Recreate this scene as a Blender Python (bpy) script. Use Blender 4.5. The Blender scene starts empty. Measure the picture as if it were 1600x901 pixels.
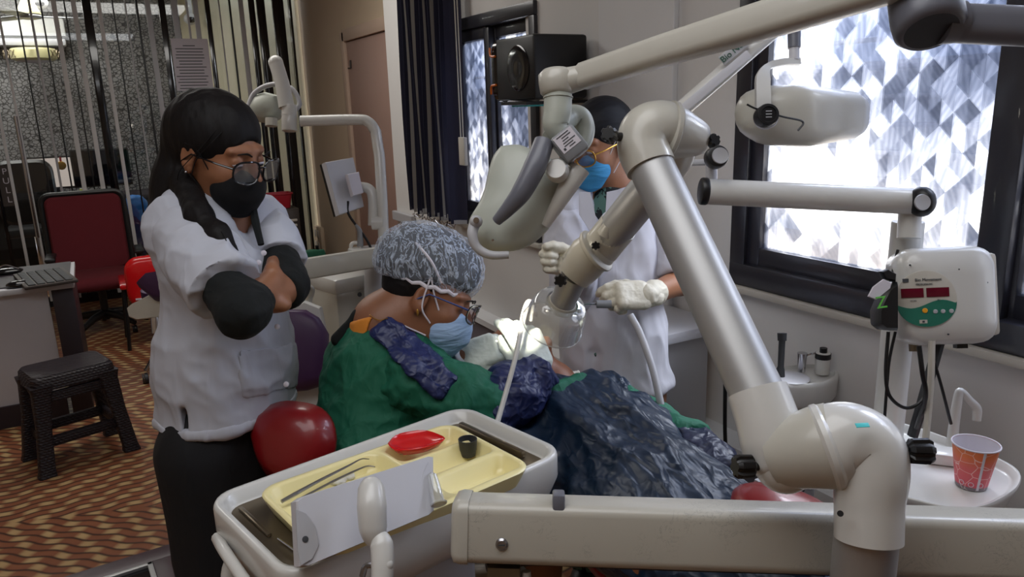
import bpy, bmesh, math, random
import numpy as np
from mathutils import Vector, Matrix
random.seed(7)
sc = bpy.context.scene
COL = sc.collection
# ---------------------------------------------------------------- camera, world, light, exposure
F_PX, CX, CY = 1170.0, 800.0, 450.5
def _n(v):
    v = np.array(v, float); return v/np.linalg.norm(v)
_Z = -_n((150, -4720, -F_PX)); _Y = np.array((-671, 268, -F_PX), float); _Y -= _Y.dot(_Z)*_Z; _Y = _n(_Y); _X = np.cross(_Y, _Z)
CR3 = np.array([_X, _Y, _Z]); CAM = np.array((0, 0, 1.6))
cam = bpy.data.objects.new('camera', bpy.data.cameras.new('camera')); COL.objects.link(cam)
cam.data.sensor_width = 36; cam.data.lens = 36*F_PX/1600; cam.data.clip_start = .02
m4 = Matrix([list(CR3[i])+[CAM[i]] for i in range(3)]+[[0, 0, 0, 1]]); cam.matrix_world = m4
sc.camera = cam
CRt, CUp, CBk = [Vector(CR3[:, i]) for i in range(3)]
def ray(x, y): return CR3 @ np.array(((x-CX)/F_PX, -(y-CY)/F_PX, -1.0))
def P(x, y, d): return Vector(CAM+ray(x, y)*d)
def onX(x, y, v): r = ray(x, y); return Vector(CAM+r*(v/r[0]))
def onY(x, y, v): r = ray(x, y); return Vector(CAM+r*(v/r[1]))
def onZ(x, y, v): r = ray(x, y); return Vector(CAM+r*((v-1.6)/r[2]))

w = bpy.data.worlds.new('world'); sc.world = w; w.use_nodes = True
bg = w.node_tree.nodes['Background']; bg.inputs[0].default_value = (.80, .87, 1, 1); bg.inputs[1].default_value = 1.9
def area(name, loc, target, sx, sy, power, color=(1, 1, 1)):
    l = bpy.data.lights.new(name, 'AREA'); l.shape = 'RECTANGLE'; l.size = sx; l.size_y = sy; l.energy = power; l.color = color
    o = bpy.data.objects.new(name, l); COL.objects.link(o); o.location = loc
    o.rotation_euler = (Vector(target)-Vector(loc)).to_track_quat('-Z', 'Y').to_euler(); return o
area('daylight', (3.3, 1.0, 3.3), (1.6, .9, 1.2), 2.6, 1.4, 330, (.88, .93, 1))
area('daylight', (3.3, 3.6, 3.3), (1.6, 3.3, 1.2), 1.4, 1.2, 130, (.9, .94, 1))
area('ceiling_fill_light', (-.3, .6, 2.84), (-.3, .6, 0), 2.4, 1.2, 17, (.97, .98, 1))  # assumed ceiling lamp, unseen, added as soft fill for the room
area('ceiling_fill_light', (.3, 4.4, 2.84), (.3, 4.4, 0), 2.0, 1.0, 20, (1, .97, .92))  # second added fill lamp, unseen, over the far end of the surgery
area('cabin_fill_light', (-.8, 9.0, 2.8), (-.8, 9.0, 0), 1.6, .8, 34, (1, .97, .92))  # unseen area lamp added under the cabin ceiling to light the cabin
sc.view_settings.view_transform = 'Standard'; sc.view_settings.look = 'None'
sc.view_settings.exposure = 0.68; sc.view_settings.gamma = 1; sc.view_settings.use_curve_mapping = False
sc.cycles.use_denoising = True; sc.cycles.max_bounces = 8; sc.cycles.transparent_max_bounces = 16
sc.cycles.sample_clamp_indirect = 6; sc.cycles.caustics_reflective = False; sc.cycles.caustics_refractive = False

# ---------------------------------------------------------------- materials
M = {}
def lin(c): return tuple(((x/255)/12.92 if x/255 <= .04045 else ((x/255+.055)/1.055)**2.4) for x in c)
class NT:
    def __init__(s, name):
        s.m = bpy.data.materials.new(name); s.m.use_nodes = True; s.t = s.m.node_tree; s.t.nodes.clear()
        s.out = s.t.nodes.new('ShaderNodeOutputMaterial'); M[name] = s.m
    def n(s, typ, ins=None, **kw):
        nd = s.t.nodes.new('ShaderNode'+typ)
        for k, v in kw.items(): setattr(nd, k, v)
        for k, v in (ins or {}).items():
            if hasattr(v, 'links') and hasattr(v, 'is_output'): s.t.links.new(v, nd.inputs[k])
            else:
                if isinstance(v, tuple) and len(v) == 3 and nd.inputs[k].type == 'RGBA': v = v+(1,)
                nd.inputs[k].default_value = v
        return nd
    def math(s, op, a, b=0.0, c=0.0): return s.n('Math', {0: a, 1: b, 2: c}, operation=op).outputs[0]
    def mix(s, f, a, b):
        nd = s.n('Mix', data_type='RGBA')
        for i, v in ((0, f), (6, a), (7, b)):
            if hasattr(v, 'is_output'): s.t.links.new(v, nd.inputs[i])
            else: nd.inputs[i].default_value = (v+(1,) if isinstance(v, tuple) else v)
        return nd.outputs[2]
    def coords(s, scale=(1, 1, 1), rot=(0, 0, 0), kind='Object'):
        tc = s.n('TexCoord'); mp = s.n('Mapping', {0: tc.outputs[kind], 2: rot, 3: scale}); return mp.outputs[0]
    def noise(s, scale, vec=None, detail=3, rough=.5, dist=0):
        i = {'Scale': scale, 'Detail': detail, 'Roughness': rough, 'Distortion': dist}
        if vec is not None: i['Vector'] = vec
        return s.n('TexNoise', i).outputs[0]
    def ramp(s, f, stops):
        nd = s.n('ValToRGB', {0: f}); cr = nd.color_ramp
        while len(cr.elements) < len(stops): cr.elements.new(.5)
        for e, (p, c) in zip(cr.elements, stops): e.position = p; e.color = (c+(1,)) if isinstance(c, tuple) else (c, c, c, 1)
        return nd.outputs[0]
    def bsdf(s, col, rough=.5, metal=0, bump=None, bstr=.3, bdist=.01, **kw):
        i = {'Base Color': col, 'Roughness': rough, 'Metallic': metal}
        i.update({k.replace('_', ' '): v for k, v in kw.items()})
        b = s.n('BsdfPrincipled', i)
        if bump is not None:
            bp = s.n('Bump', {'Height': bump, 'Strength': bstr, 'Distance': bdist}); s.t.links.new(bp.outputs[0], b.inputs['Normal'])
        return b.outputs[0]
    def done(s, sh): s.t.links.new(sh, s.out.inputs[0]); return s.m
def plain(name, rgb, rough=.5, metal=0, var=.08, vs=6, bump=0, bs=60, **kw):
    t = NT(name); c = lin(rgb); v = t.coords(); n1 = t.noise(vs, v, 4)
    col = t.mix(n1, tuple(x*(1-var) for x in c), tuple(min(1, x*(1+var)) for x in c))
    bm_ = t.noise(bs, v, 3) if bump else None
    return t.done(t.bsdf(col, rough, metal, bm_, bump, .004, **kw))
def glow(name, rgb, s):
    t = NT(name); e = t.n('Emission', {0: lin(rgb), 1: s}); return t.done(e.outputs[0])
def cloth(name, rgb, rough=.85, fold=.5, scale=7, stretch=(1, 1, .35), crinkle=.35, sheen=.0, var=.1):
    t = NT(name); c = lin(rgb)
    v = t.coords(stretch); a = t.noise(scale, v, 2, .4, .5); b = t.noise(scale*3, v, 2, .4, .4); f = t.noise(500, t.coords(), 1)
    a = t.math('POWER', t.math('SUBTRACT', 1, t.math('ABSOLUTE', t.math('SUBTRACT', t.math('MULTIPLY', a, 3.4), 1.7))), 1.0); a = t.math('MULTIPLY', t.math('MAXIMUM', a, -.6), .5); b = t.math('MULTIPLY', t.math('SUBTRACT', 1, t.math('ABSOLUTE', t.math('SUBTRACT', t.math('MULTIPLY', b, 3.4), 1.7))), .5)
    h = t.math('ADD', t.math('MULTIPLY', a, 1.0), t.math('ADD', t.math('MULTIPLY', b, crinkle), t.math('MULTIPLY', f, .004)))
    col = t.mix(t.noise(3, t.coords(), 3), tuple(x*(1-var) for x in c), tuple(min(1, x*(1+var)) for x in c))
    return t.done(t.bsdf(col, rough, 0, h, fold, .016, **({'Sheen_Weight': sheen} if sheen else {})))
plain('wall_paint', (214, 212, 210), .75, var=.03, vs=1.5, bump=.12, bs=25)
plain('wall_beige', (203, 184, 160), .75, var=.06, vs=1.2, bump=.12, bs=25)
plain('wall_cream', (226, 218, 190), .75, var=.04, vs=1.5)
plain('ceiling_paint', (225, 218, 210), .8, var=.02)
plain('wall_white', (215, 215, 216), .7, var=.03)
plain('plinth_grey', (112, 108, 116), .6, var=.06)
plain('door_skin', (158, 128, 116), .5, var=.06, vs=2)
plain('door_frame', (182, 158, 140), .55, var=.06)
plain('frame_black', (38, 38, 46), .35, var=.1, Coat_Weight=.2)
plain('sill', (190, 185, 175), .6, var=.08)
plain('white_plastic', (208, 207, 203), .28, var=.03, Coat_Weight=.3)
plain('cream_plastic', (188, 185, 175), .33, var=.05, vs=20, Coat_Weight=.25)
plain('blind_navy', (40, 40, 62), .85, var=.06)
plain('blind_grey', (142, 138, 134), .85, var=.06)
plain('grey_plastic', (128, 130, 134), .4, var=.04)
plain('light_grey', (176, 176, 180), .4, var=.04)
plain('pale_grey', (196, 196, 202), .38, var=.03)
plain('arm_grey', (104, 106, 116), .35, var=.04)
plain('lamp_shell', (176, 180, 170), .38, var=.06, vs=12)
plain('black_plastic', (18, 18, 20), .4, var=.15)
plain('dark_rubber', (46, 48, 52), .55, var=.1)
plain('black_gloss', (14, 15, 20), .12, var=.1, Coat_Weight=.4)
plain('metal_pipe', (172, 172, 172), .46, .55, var=.02)
plain('chrome', (200, 200, 205), .12, 1, var=.02)
plain('steel_dull', (128, 116, 98), .28, .85, var=.08)
plain('steel', (165, 165, 170), .25, 1, var=.05)
plain('red_vinyl', (126, 16, 22), .32, var=.12, Coat_Weight=.3)
plain('red_plastic', (150, 24, 40), .35, var=.1)
plain('red_bright', (205, 22, 26), .2, var=.12, Coat_Weight=.5)
plain('maroon_fabric', (92, 18, 28), .9, var=.12, bump=.3, bs=300)
plain('purple_vinyl', (72, 44, 84), .45, var=.08)
plain('cream_tray', (238, 226, 168), .3, var=.03, Coat_Weight=.3, Subsurface_Weight=.1, Subsurface_Radius=(.01, .01, .006))
plain('desk_white', (196, 196, 202), .45, var=.03)
plain('desk_dark', (44, 36, 44), .5, var=.1)
plain('cabinet_dark', (62, 54, 50), .5, var=.1)
plain('maroon_frame', (62, 42, 50), .4, var=.1)
plain('wood', (128, 78, 40), .5, var=.3, vs=18)
plain('orange', (232, 116, 24), .4)
plain('green_label', (30, 110, 90), .5)
plain('letter_green', (96, 190, 70), .5)
plain('ink', (60, 62, 66), .6)
plain('ink_green', (36, 84, 66), .6)
plain('paper', (205, 200, 208), .8, var=.03)
plain('panel_beige', (190, 184, 172), .5)
plain('red_display', (96, 10, 34), .15)
plain('amber', (232, 160, 40), .35)
plain('blue_cap', (60, 140, 225), .6)
plain('teal', (70, 200, 205), .5)
plain('glove', (206, 214, 206), .5, var=.05, vs=30, bump=.35, bs=70)
plain('glove_cream', (214, 208, 190), .55, var=.06, vs=30, bump=.35, bs=70)
plain('fan_ivory', (206, 198, 150), .5)
plain('bedcloth', (54, 62, 110), .8, var=.5, vs=25)
plain('gold', (196, 150, 70), .3, .9)
plain('yellow_green', (176, 190, 50), .5)
plain('outer_wall', (196, 194, 190), .8, var=.06, vs=3)
plain('outer_ledge', (160, 136, 100), .8, var=.12, vs=6)
plain('outer_blue', (44, 62, 120), .5, var=.2, vs=6)
t = NT('scuffed_beam'); v = t.coords(); c = lin((186, 182, 171)); n1 = t.noise(30, v, 5, .7, 2.0); n2 = t.noise(9, v, 3)
sc1 = t.ramp(t.math('ABSOLUTE', t.math('SUBTRACT', n1, .5)), [(0, .75), (.006, .35), (.014, 0.0)]); msk = t.ramp(t.noise(14, v, 2), [(.52, 0.0), (.62, 1.0)])
spk = t.ramp(t.n('TexVoronoi', {'Vector': v, 'Scale': 55.0}).outputs[0], [(0, .7), (.05, .5), (.09, 0.0)]); m2_ = t.ramp(t.noise(20, v, 2), [(.56, 0.0), (.6, 1.0)])
f = t.math('MAXIMUM', t.math('MULTIPLY', sc1, msk), t.math('MULTIPLY', spk, m2_))
t.done(t.bsdf(t.mix(t.math('MULTIPLY', f, .7), t.mix(n2, tuple(x*.93 for x in c), c), (.12, .11, .11)), .34, 0, None, Coat_Weight=.25))
glow('screen_glow', (205, 190, 180), .55)
glow('bulb_glow', (255, 244, 225), 14)
cloth('coat_white', (186, 189, 200), .85, .6, 5, (1, 1, .3))
cloth('coat_white_far', (196, 196, 206), .85, .55, 5, (1, 1, .25))
cloth('black_knit', (9, 14, 15), .95, .5, 9, (1, 1, 1))
cloth('black_mask_cloth', (7, 7, 11), .95, .15, 9, (1, 1, 1))
cloth('trouser_black', (10, 10, 15), .85, .5, 6)
cloth('gown_green', (4, 90, 66), .75, .8, 9, (1, 1, .5), .5)
cloth('gown_navy', (28, 38, 84), .45, .9, 10, (1, .6, 1), .8)
cloth('drape_blue', (17, 36, 58), .42, 1.0, 7, (1.3, .6, 1), .6)
cloth('sleeve_navy', (22, 30, 58), .45, .8, 9, (1, 1, 1), .7)
cloth('kurta_orange', (206, 128, 40), .8, .4, 6)
cloth('cuff_cream', (214, 206, 150), .9, .3, 30)
cloth('green_cloth', (18, 84, 58), .8, .6, 8)
cloth('blue_mask_cloth', (58, 142, 196), .8, .35, 14, (.5, .5, 2.4), .5)
cloth('pale_mask_cloth', (150, 178, 212), .8, .35, 14, (.5, .5, 2.4), .5)
cloth('towel', (210, 208, 200), .9, .4, 12)
for nm, c in (('skin', (146, 98, 70)), ('skin_dark', (132, 86, 60)), ('skin_patient', (134, 84, 56))):
    t = NT(nm); v = t.coords(); c = lin(c)
    col = t.mix(t.noise(9, v, 4), tuple(x*.82 for x in c), tuple(x*1.14 for x in c))
    t.done(t.bsdf(col, .48, 0, t.noise(160, v, 3), .12, .002, Subsurface_Weight=.12, Subsurface_Radius=(.02, .008, .004), Subsurface_Scale=.3))
def hair_mat(nm, rgb, st):
    t = NT(nm); v = t.coords(st); n1 = t.noise(60, v, 3, .6); c = lin(rgb)
    t.done(t.bsdf(t.mix(n1, tuple(x*.5 for x in c), tuple(x*1.5 for x in c)), .62, 0, n1, .4, .003, Specular_IOR_Level=.25))
hair_mat('hair', (15, 12, 13), (1.2, 1.2, .12)); hair_mat('hair_swept', (16, 16, 22), (.2, 1.4, 1.2))
# patterned things
t = NT('woven_floor'); tc = t.n('TexCoord'); sp = t.n('Separate' 'XYZ', {0: t.n('Mapping', {0: tc.outputs['Object'], 2: (0, 0, math.radians(18))}).outputs[0]})
x, y = sp.outputs[0], sp.outputs[1]
tri = t.math('PINGPONG', y, .62); flip = t.math('GREATER_THAN', t.math('FRACT', t.math('DIVIDE', y, 1.24)), .5)
sgn = t.math('SUBTRACT', t.math('MULTIPLY', flip, -2), -1)
p_ = t.math('ADD', t.math('MULTIPLY', x, .34), t.math('MULTIPLY', tri, .94))
q_ = t.math('SUBTRACT', t.math('MULTIPLY', x, .94), t.math('MULTIPLY', t.math('MULTIPLY', tri, .34), 1))
wob = t.math('MULTIPLY', t.math('SINE', t.math('MULTIPLY', q_, 39)), .006)
ps = t.math('DIVIDE', t.math('ADD', p_, wob), .042); pid = t.math('FLOOR', ps); pf = t.math('FRACT', ps)
qf = t.math('FRACT', t.math('ADD', t.math('DIVIDE', q_, .15), t.math('MULTIPLY', pid, .37)))
edge = t.math('ABSOLUTE', t.math('SUBTRACT', pf, .5))
dark = t.ramp(edge, [(0, 0.0), (.27, 0.0), (.5, 1.0)])
tan = t.ramp(t.math('ABSOLUTE', t.math('SUBTRACT', qf, .5)), [(0, 1.0), (.10, .9), (.24, 0.0)])
nz = t.noise(9, t.coords(), 3)
base = t.mix(nz, lin((112, 64, 42)), lin((142, 88, 58)))
base = t.mix(tan, base, t.mix(nz, lin((164, 132, 90)), lin((190, 162, 116))))
base = t.mix(dark, base, lin((44, 22, 18)))
t.done(t.bsdf(base, .5, 0, t.math('SUBTRACT', 1, dark), .25, .003, Specular_IOR_Level=.3))
t = NT('crackle_paper'); v = t.coords((1, 1, 1.3)); vo = t.n('TexVoronoi', {'Vector': v, 'Scale': 23.0}, feature='DISTANCE_TO_EDGE')
col = t.ramp(vo.outputs[0], [(0, (.02, .02, .022)), (.05, (.05, .05, .052)), (.13, (.28, .27, .265))])
t.done(t.bsdf(t.mix(t.noise(14, v, 4), col, (.24, .23, .22)) if False else col, .55))
t = NT('wicker_black'); v = t.coords(); 
wv = t.n('TexWave', {'Vector': v, 'Scale': 26.0, 'Distortion': 1.5, 'Detail': 1.0}, bands_direction='Z').outputs[1]
wx = t.n('TexWave', {'Vector': v, 'Scale': 26.0, 'Distortion': 1.5, 'Detail': 1.0}, bands_direction='DIAGONAL').outputs[1]
t.done(t.bsdf(lin((34, 27, 34)), .5, 0, t.math('MAXIMUM', wv, wx), .8, .004))
t = NT('damask'); v = t.coords(); vo = t.n('TexVoronoi', {'Vector': t.n('Mapping', {0: v, 3: (28, 28, 22)}).outputs[0], 'Scale': 1.0}, feature='SMOOTH_F1')
wn = t.noise(38, v, 2, .5, 1.6)
f = t.math('GREATER_THAN', t.math('ADD', t.math('MULTIPLY', vo.outputs[0], .7), t.math('MULTIPLY', wn, .6)), .60)
t.done(t.bsdf(t.mix(f, lin((16, 20, 22)), lin((78, 112, 102))), .8))
# pressed diamond window glass
t = NT('pressed_glass'); sp = t.n('SeparateXYZ', {0: t.n('TexCoord').outputs['Object']}); y, z = sp.outputs[1], sp.outputs[2]
a = t.math('DIVIDE', t.math('ADD', y, z), .062); b = t.math('DIVIDE', t.math('SUBTRACT', y, z), .062)
fa, fb = t.math('FLOOR', a), t.math('FLOOR', b); half = t.math('GREATER_THAN', t.math('ADD', t.math('FRACT', a), t.math('FRACT', b)), 1.0)
cell = t.n('CombineXYZ', {0: fa, 1: fb, 2: half}); wn = t.n('TexWhiteNoise', {0: cell.outputs[0]}, noise_dimensions='3D')
big = t.noise(2.2, t.coords(), 2)
stripe = t.math('SINE', t.math('MULTIPLY', t.math('ADD', t.math('MULTIPLY', z, t.math('SUBTRACT', wn.outputs[0], .5)), t.math('MULTIPLY', y, .6)), 700))
val = t.math('ADD', t.math('ADD', t.math('MULTIPLY', wn.outputs[0], .36), t.math('MULTIPLY', t.math('ADD', t.math('MULTIPLY', t.math('SUBTRACT', big, .5), 2.6), .5), .62)), t.math('MULTIPLY', stripe, .05))
tint = t.ramp(val, [(.02, (.15, .17, .22)), (.34, (.34, .36, .42)), (.55, (.58, .59, .63)), (.74, (1, 1, 1.0))])
nrm = t.n('Bump', {'Height': wn.outputs[0], 'Strength': .3, 'Distance': .01})
tr = t.n('BsdfTransparent', {0: tint}); tl = t.n('BsdfTranslucent', {0: tint}); gl = t.n('BsdfGlossy', {0: (.9, .93, 1, 1), 1: .15, 'Normal': nrm.outputs[0]})
fac = t.math('ADD', .16, t.math('MULTIPLY', wn.outputs[0], .2))
mx = t.n('MixShader', {0: fac, 1: tr.outputs[0], 2: tl.outputs[0]}); mx2 = t.n('MixShader', {0: .05, 1: mx.outputs[0], 2: gl.outputs[0]})
t.done(mx2.outputs[0])
t = NT('clear_glass'); tr = t.n('BsdfTransparent', {0: (.86, .88, .88, 1)}); gl = t.n('BsdfGlossy', {0: (1, 1, 1, 1), 1: .02})
fr = t.n('Fresnel', {0: 1.5}); mx = t.n('MixShader', {0: fr.outputs[0], 1: tr.outputs[0], 2: gl.outputs[0]}); t.done(mx.outputs[0])
t = NT('clear_plastic'); tr = t.n('BsdfTransparent', {0: (.86, .87, .86, 1)}); gl = t.n('BsdfGlossy', {0: (1, 1, 1, 1), 1: .08}); df = t.n('BsdfDiffuse', {0: (.8, .82, .82, 1)})
lw = t.n('LayerWeight', {0: .45}); mx = t.n('MixShader', {0: lw.outputs[1], 1: tr.outputs[0], 2: gl.outputs[0]}); m2 = t.n('MixShader', {0: .26, 1: mx.outputs[0], 2: df.outputs[0]}); t.done(m2.outputs[0])
t = NT('lens_glass'); tr = t.n('BsdfTransparent', {0: (.8, .8, .84, 1)}); gl = t.n('BsdfGlossy', {0: (1, 1, 1, 1), 1: .05}); mx = t.n('MixShader', {0: .16, 1: tr.outputs[0], 2: gl.outputs[0]}); t.done(mx.outputs[0])
# crinkled see-through bouffant cap
t = NT('cap_gauze'); v = t.coords((1, 1, .35)); n1 = t.noise(46, v, 3, .6, 1.2); n2 = t.noise(300, t.coords(), 2)
rd = t.math('ABSOLUTE', t.math('SUBTRACT', n1, .5)); f = t.ramp(t.math('ADD', rd, t.math('MULTIPLY', n2, .02)), [(0, .9), (.025, .5), (.07, .16)])
df = t.n('BsdfDiffuse', {0: (.62, .70, .84, 1)}); tr = t.n('BsdfTransparent'); mx = t.n('MixShader', {0: f, 1: tr.outputs[0], 2: df.outputs[0]}); t.done(mx.outputs[0])
# printed paper cup: orange to pink, thin pale crossing lines
t = NT('cup_print'); tc = t.n('TexCoord'); sp = t.n('SeparateXYZ', {0: tc.outputs['Object']}); g = t.math('DIVIDE', sp.outputs[2], .09)
col = t.ramp(g, [(0, lin((128, 118, 124))), (.07, lin((120, 112, 118))), (.09, lin((205, 86, 100))), (.5, lin((216, 96, 96))), (.8, lin((222, 112, 60))), (1, lin((226, 120, 60)))])
vo = t.n('TexVoronoi', {'Vector': tc.outputs['Object'], 'Scale': 38.0}, feature='DISTANCE_TO_EDGE'); ln = t.math('LESS_THAN', vo.outputs[0], .018)
t.done(t.bsdf(t.mix(t.math('MULTIPLY', ln, .6), col, lin((240, 214, 205))), .5))
# ---------------------------------------------------------------- building helpers
WL = {}
def V(*a): return Vector(a)
def wl(o): return WL.get(o.name, Vector((0, 0, 0))) if o else Vector((0, 0, 0))
def tag(o, label=None, cat=None, group=None, kind=None):
    if label: o['label'] = label
    if cat: o['category'] = cat
    if group: o['group'] = group
    if kind: o['kind'] = kind
    return o
def thing(name, label, cat, loc, group=None):
    o = bpy.data.objects.new(name, None); COL.objects.link(o); o.location = loc; o.empty_display_size = .05
    WL[o.name] = Vector(loc); return tag(o, label, cat, group)
def link(name, verts, faces, mat, parent=None, smooth=True, label=None, angle=40):
    verts = np.array([tuple(v) for v in verts], float)
    if parent is not None: org = np.array(wl(parent)); loc = Vector((0, 0, 0))
    else:
        org = (verts.min(0)+verts.max(0))/2; org[2] = verts[:, 2].min(); loc = Vector(org)
    me = bpy.data.meshes.new(name); me.from_pydata((verts-org).tolist(), [], [tuple(int(i) for i in f) for f in faces])
    me.materials.append(M[mat]); me.validate(); me.update()
    if smooth:
        me.polygons.foreach_set('use_smooth', [True]*len(me.polygons))
        if angle < 180: me.set_sharp_from_angle(angle=math.radians(angle))
    o = bpy.data.objects.new(name, me); COL.objects.link(o); o.location = loc
    if parent is not None: o.parent = parent
    WL[o.name] = Vector(org)
    if label: o['label'] = label
    return o
def frame(zax, hint=(0, 0, 1)):
    z = Vector(zax).normalized(); h = Vector(hint)
    if abs(z.dot(h.normalized())) > .97: h = Vector((1, 0, 0)) if abs(z.x) < .9 else Vector((0, 1, 0))
    x = h.cross(z).normalized(); y = z.cross(x); return Matrix((x, y, z)).transposed()
def spline(pts, n=8):
    pts = [Vector(p) for p in pts]; out = []
    q = [pts[0]*2-pts[1]]+pts+[pts[-1]*2-pts[-2]]
    for i in range(1, len(q)-2):
        a, b, c, d = q[i-1:i+3]
        for k in range(n):
            t = k/n; out.append(.5*((2*b)+(c-a)*t+(2*a-5*b+4*c-d)*t*t+(3*b-a-3*c+d)*t**3))
    out.append(pts[-1]); return out
class G:
    def __init__(s): s.v = []; s.f = []
    def add(s, vs, fs): o = len(s.v); s.v += [Vector(v) for v in vs]; s.f += [tuple(i+o for i in f) for f in fs]; return s
    def box(s, c, size, R=None, bev=0, seg=2):
        bm = bmesh.new(); bmesh.ops.create_cube(bm, size=1)
        for v in bm.verts: v.co = Vector((v.co.x*size[0], v.co.y*size[1], v.co.z*size[2]))
        if bev: bmesh.ops.bevel(bm, geom=bm.edges[:], offset=bev, segments=seg, profile=.5, affect='EDGES')
        bm.verts.index_update(); R = R or Matrix.Identity(3); c = Vector(c)
        s.add([c+R @ v.co for v in bm.verts], [[v.index for v in f.verts] for f in bm.faces]); bm.free(); return s
    def tube(s, pts, r, n=14, cap=True, closed=False, flat=1.0):
        pts = [Vector(p) for p in pts]; m = len(pts)
        if not hasattr(r, '__len__'): r = [r]*m
        if len(r) != m: r = np.interp(np.linspace(0, 1, m), np.linspace(0, 1, len(r)), r)
        T = []
        for i in range(m):
            a = pts[(i-1) % m] if (i or closed) else pts[0]; b = pts[(i+1) % m] if (i < m-1 or closed) else pts[-1]
            d = (b-a); T.append(d.normalized() if d.length > 1e-9 else (T[-1] if T else Vector((0, 0, 1))))
        up = frame(T[0]) @ Vector((1, 0, 0)); vs = []
        for i in range(m):
            up = (up-T[i]*up.dot(T[i])); up.normalize(); sd = T[i].cross(up)
            for k in range(n):
                a = 2*math.pi*k/n; vs.append(pts[i]+(up*math.cos(a)+sd*math.sin(a)*flat)*r[i])
        fs = [(i*n+k, i*n+(k+1) % n, (i+1)*n+(k+1) % n, (i+1)*n+k) for i in range(m-1) for k in range(n)]
        if closed: fs += [((m-1)*n+k, (m-1)*n+(k+1) % n, (k+1) % n, k) for k in range(n)]
        elif cap: fs += [tuple(range(n-1, -1, -1)), tuple((m-1)*n+k for k in range(n))]
        return s.add(vs, fs)
    def cyl(s, a, b, r, r2=None, n=28, bev=0):
        a, b = Vector(a), Vector(b); r2 = r if r2 is None else r2; L = (b-a).length; d = (b-a)/L
        pr = [(r, 0), (r2, L)] if not bev else [(r-bev, 0), (r-bev*.3, bev*.3), (r, bev), (r2, L-bev), (r2-bev*.3, L-bev*.3), (r2-bev, L)]
        return s.lathe(a, d, pr, n)
    def lathe(s, o, axis, prof, n=28, cap=True, sy=1.0, hint=(0, 0, 1)):
        R = frame(axis, hint); o = Vector(o); vs = []
        for r, h in prof:
            for k in range(n):
                a = 2*math.pi*k/n; vs.append(o+R @ Vector((r*math.cos(a), r*math.sin(a)*sy, h)))
        m = len(prof); fs = [(i*n+k, i*n+(k+1) % n, (i+1)*n+(k+1) % n, (i+1)*n+k) for i in range(m-1) for k in range(n)]
        if cap: fs += [tuple(range(n-1, -1, -1)), tuple((m-1)*n+k for k in range(n))]
        return s.add(vs, fs)
    def ell(s, c, r, R=None, n=20, m=12):
        c = Vector(c); R = R or Matrix.Identity(3); r = r if hasattr(r, '__len__') else (r, r, r); vs = []; fs = []
        for i in range(1, m):
            t = math.pi*i/m
            for k in range(n):
                a = 2*math.pi*k/n; vs.append(c+R @ Vector((r[0]*math.sin(t)*math.cos(a), r[1]*math.sin(t)*math.sin(a), r[2]*math.cos(t))))
        top = len(vs); vs += [c+R @ Vector((0, 0, r[2])), c+R @ Vector((0, 0, -r[2]))]
        fs = [(i*n+k, (i+1)*n+k, (i+1)*n+(k+1) % n, i*n+(k+1) % n) for i in range(m-2) for k in range(n)]
        fs += [(top, k, (k+1) % n) for k in range(n)]+[(top+1, (m-2)*n+(k+1) % n, (m-2)*n+k) for k in range(n)]
        return s.add(vs, fs)
    def loft(s, loops, cap=True, closed_loops=True):
        n = len(loops[0]); vs = [v for l in loops for v in l]; kk = n if closed_loops else n-1
        fs = [(i*n+k, i*n+(k+1) % n, (i+1)*n+(k+1) % n, (i+1)*n+k) for i in range(len(loops)-1) for k in range(kk)]
        if cap and closed_loops: fs += [tuple(range(n-1, -1, -1)), tuple((len(loops)-1)*n+k for k in range(n))]
        return s.add(vs, fs)
    def slab(s, loop, nrm, th, bev=.0, dome=0, steps=5):
        """outline loop of 3-D points, thickened along nrm; dome > 0 swells the front"""
        loop = [Vector(p) for p in loop]; nrm = Vector(nrm).normalized(); c = sum(loop, Vector())/len(loop); loops = []
        L = lambda k, h: [c+(p-c)*k+nrm*h for p in loop]
        rad = max((p-c).length for p in loop); bk = 1-(bev/rad if rad else 0)
        loops = [L(bk, -th/2), L(1, -th/2+bev), L(1, th/2-bev), L(bk, th/2)] if bev else [L(1, -th/2), L(1, th/2)]
        if dome: loops += [L(math.cos(a)*bk if a < 1.5 else .02, th/2+dome*math.sin(a)) for a in [math.pi/2*(i+1)/steps for i in range(steps)]]
        return s.loft(loops)
    def obj(s, name, mat, parent=None, smooth=True, label=None, angle=40, kind=None, cat=None, group=None):
        o = link(name, s.v, s.f, mat, parent, smooth, label, angle); return tag(o, None, cat, group, kind)
def rrect(cx, cy, w, h, r, n=5):
    out = []
    for (sx, sy, a0) in ((1, 1, 0), (-1, 1, 90), (-1, -1, 180), (1, -1, 270)):
        for k in range(n+1):
            a = math.radians(a0+90*k/n); out.append((cx+sx*(w/2-r)+r*math.cos(a), cy+sy*(h/2-r)+r*math.sin(a)))
    return out
def struct(g, name, mat, smooth=False): return tag(g.obj(name, mat, None, smooth), kind='structure')
def text(name, body, size, loc, right, up, mat, parent, ext=.0004):
    c = bpy.data.curves.new(name, 'FONT'); c.body = body; c.size = size; c.extrude = ext; c.align_x = 'CENTER'; c.align_y = 'CENTER'; c.materials.append(M[mat])
    me = bpy.data.meshes.new_from_object(bpy.data.objects.new(name, c)); o = bpy.data.objects.new(name, me); COL.objects.link(o); r = Vector(right).normalized(); u = Vector(up); u = (u-r*u.dot(r)).normalized(); n = r.cross(u)
    o.parent = parent; mm = Matrix((r, u, n)).transposed().to_4x4(); mm.translation = Vector(loc)-wl(parent); o.matrix_local = mm; WL[o.name] = Vector(loc); return o
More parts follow.
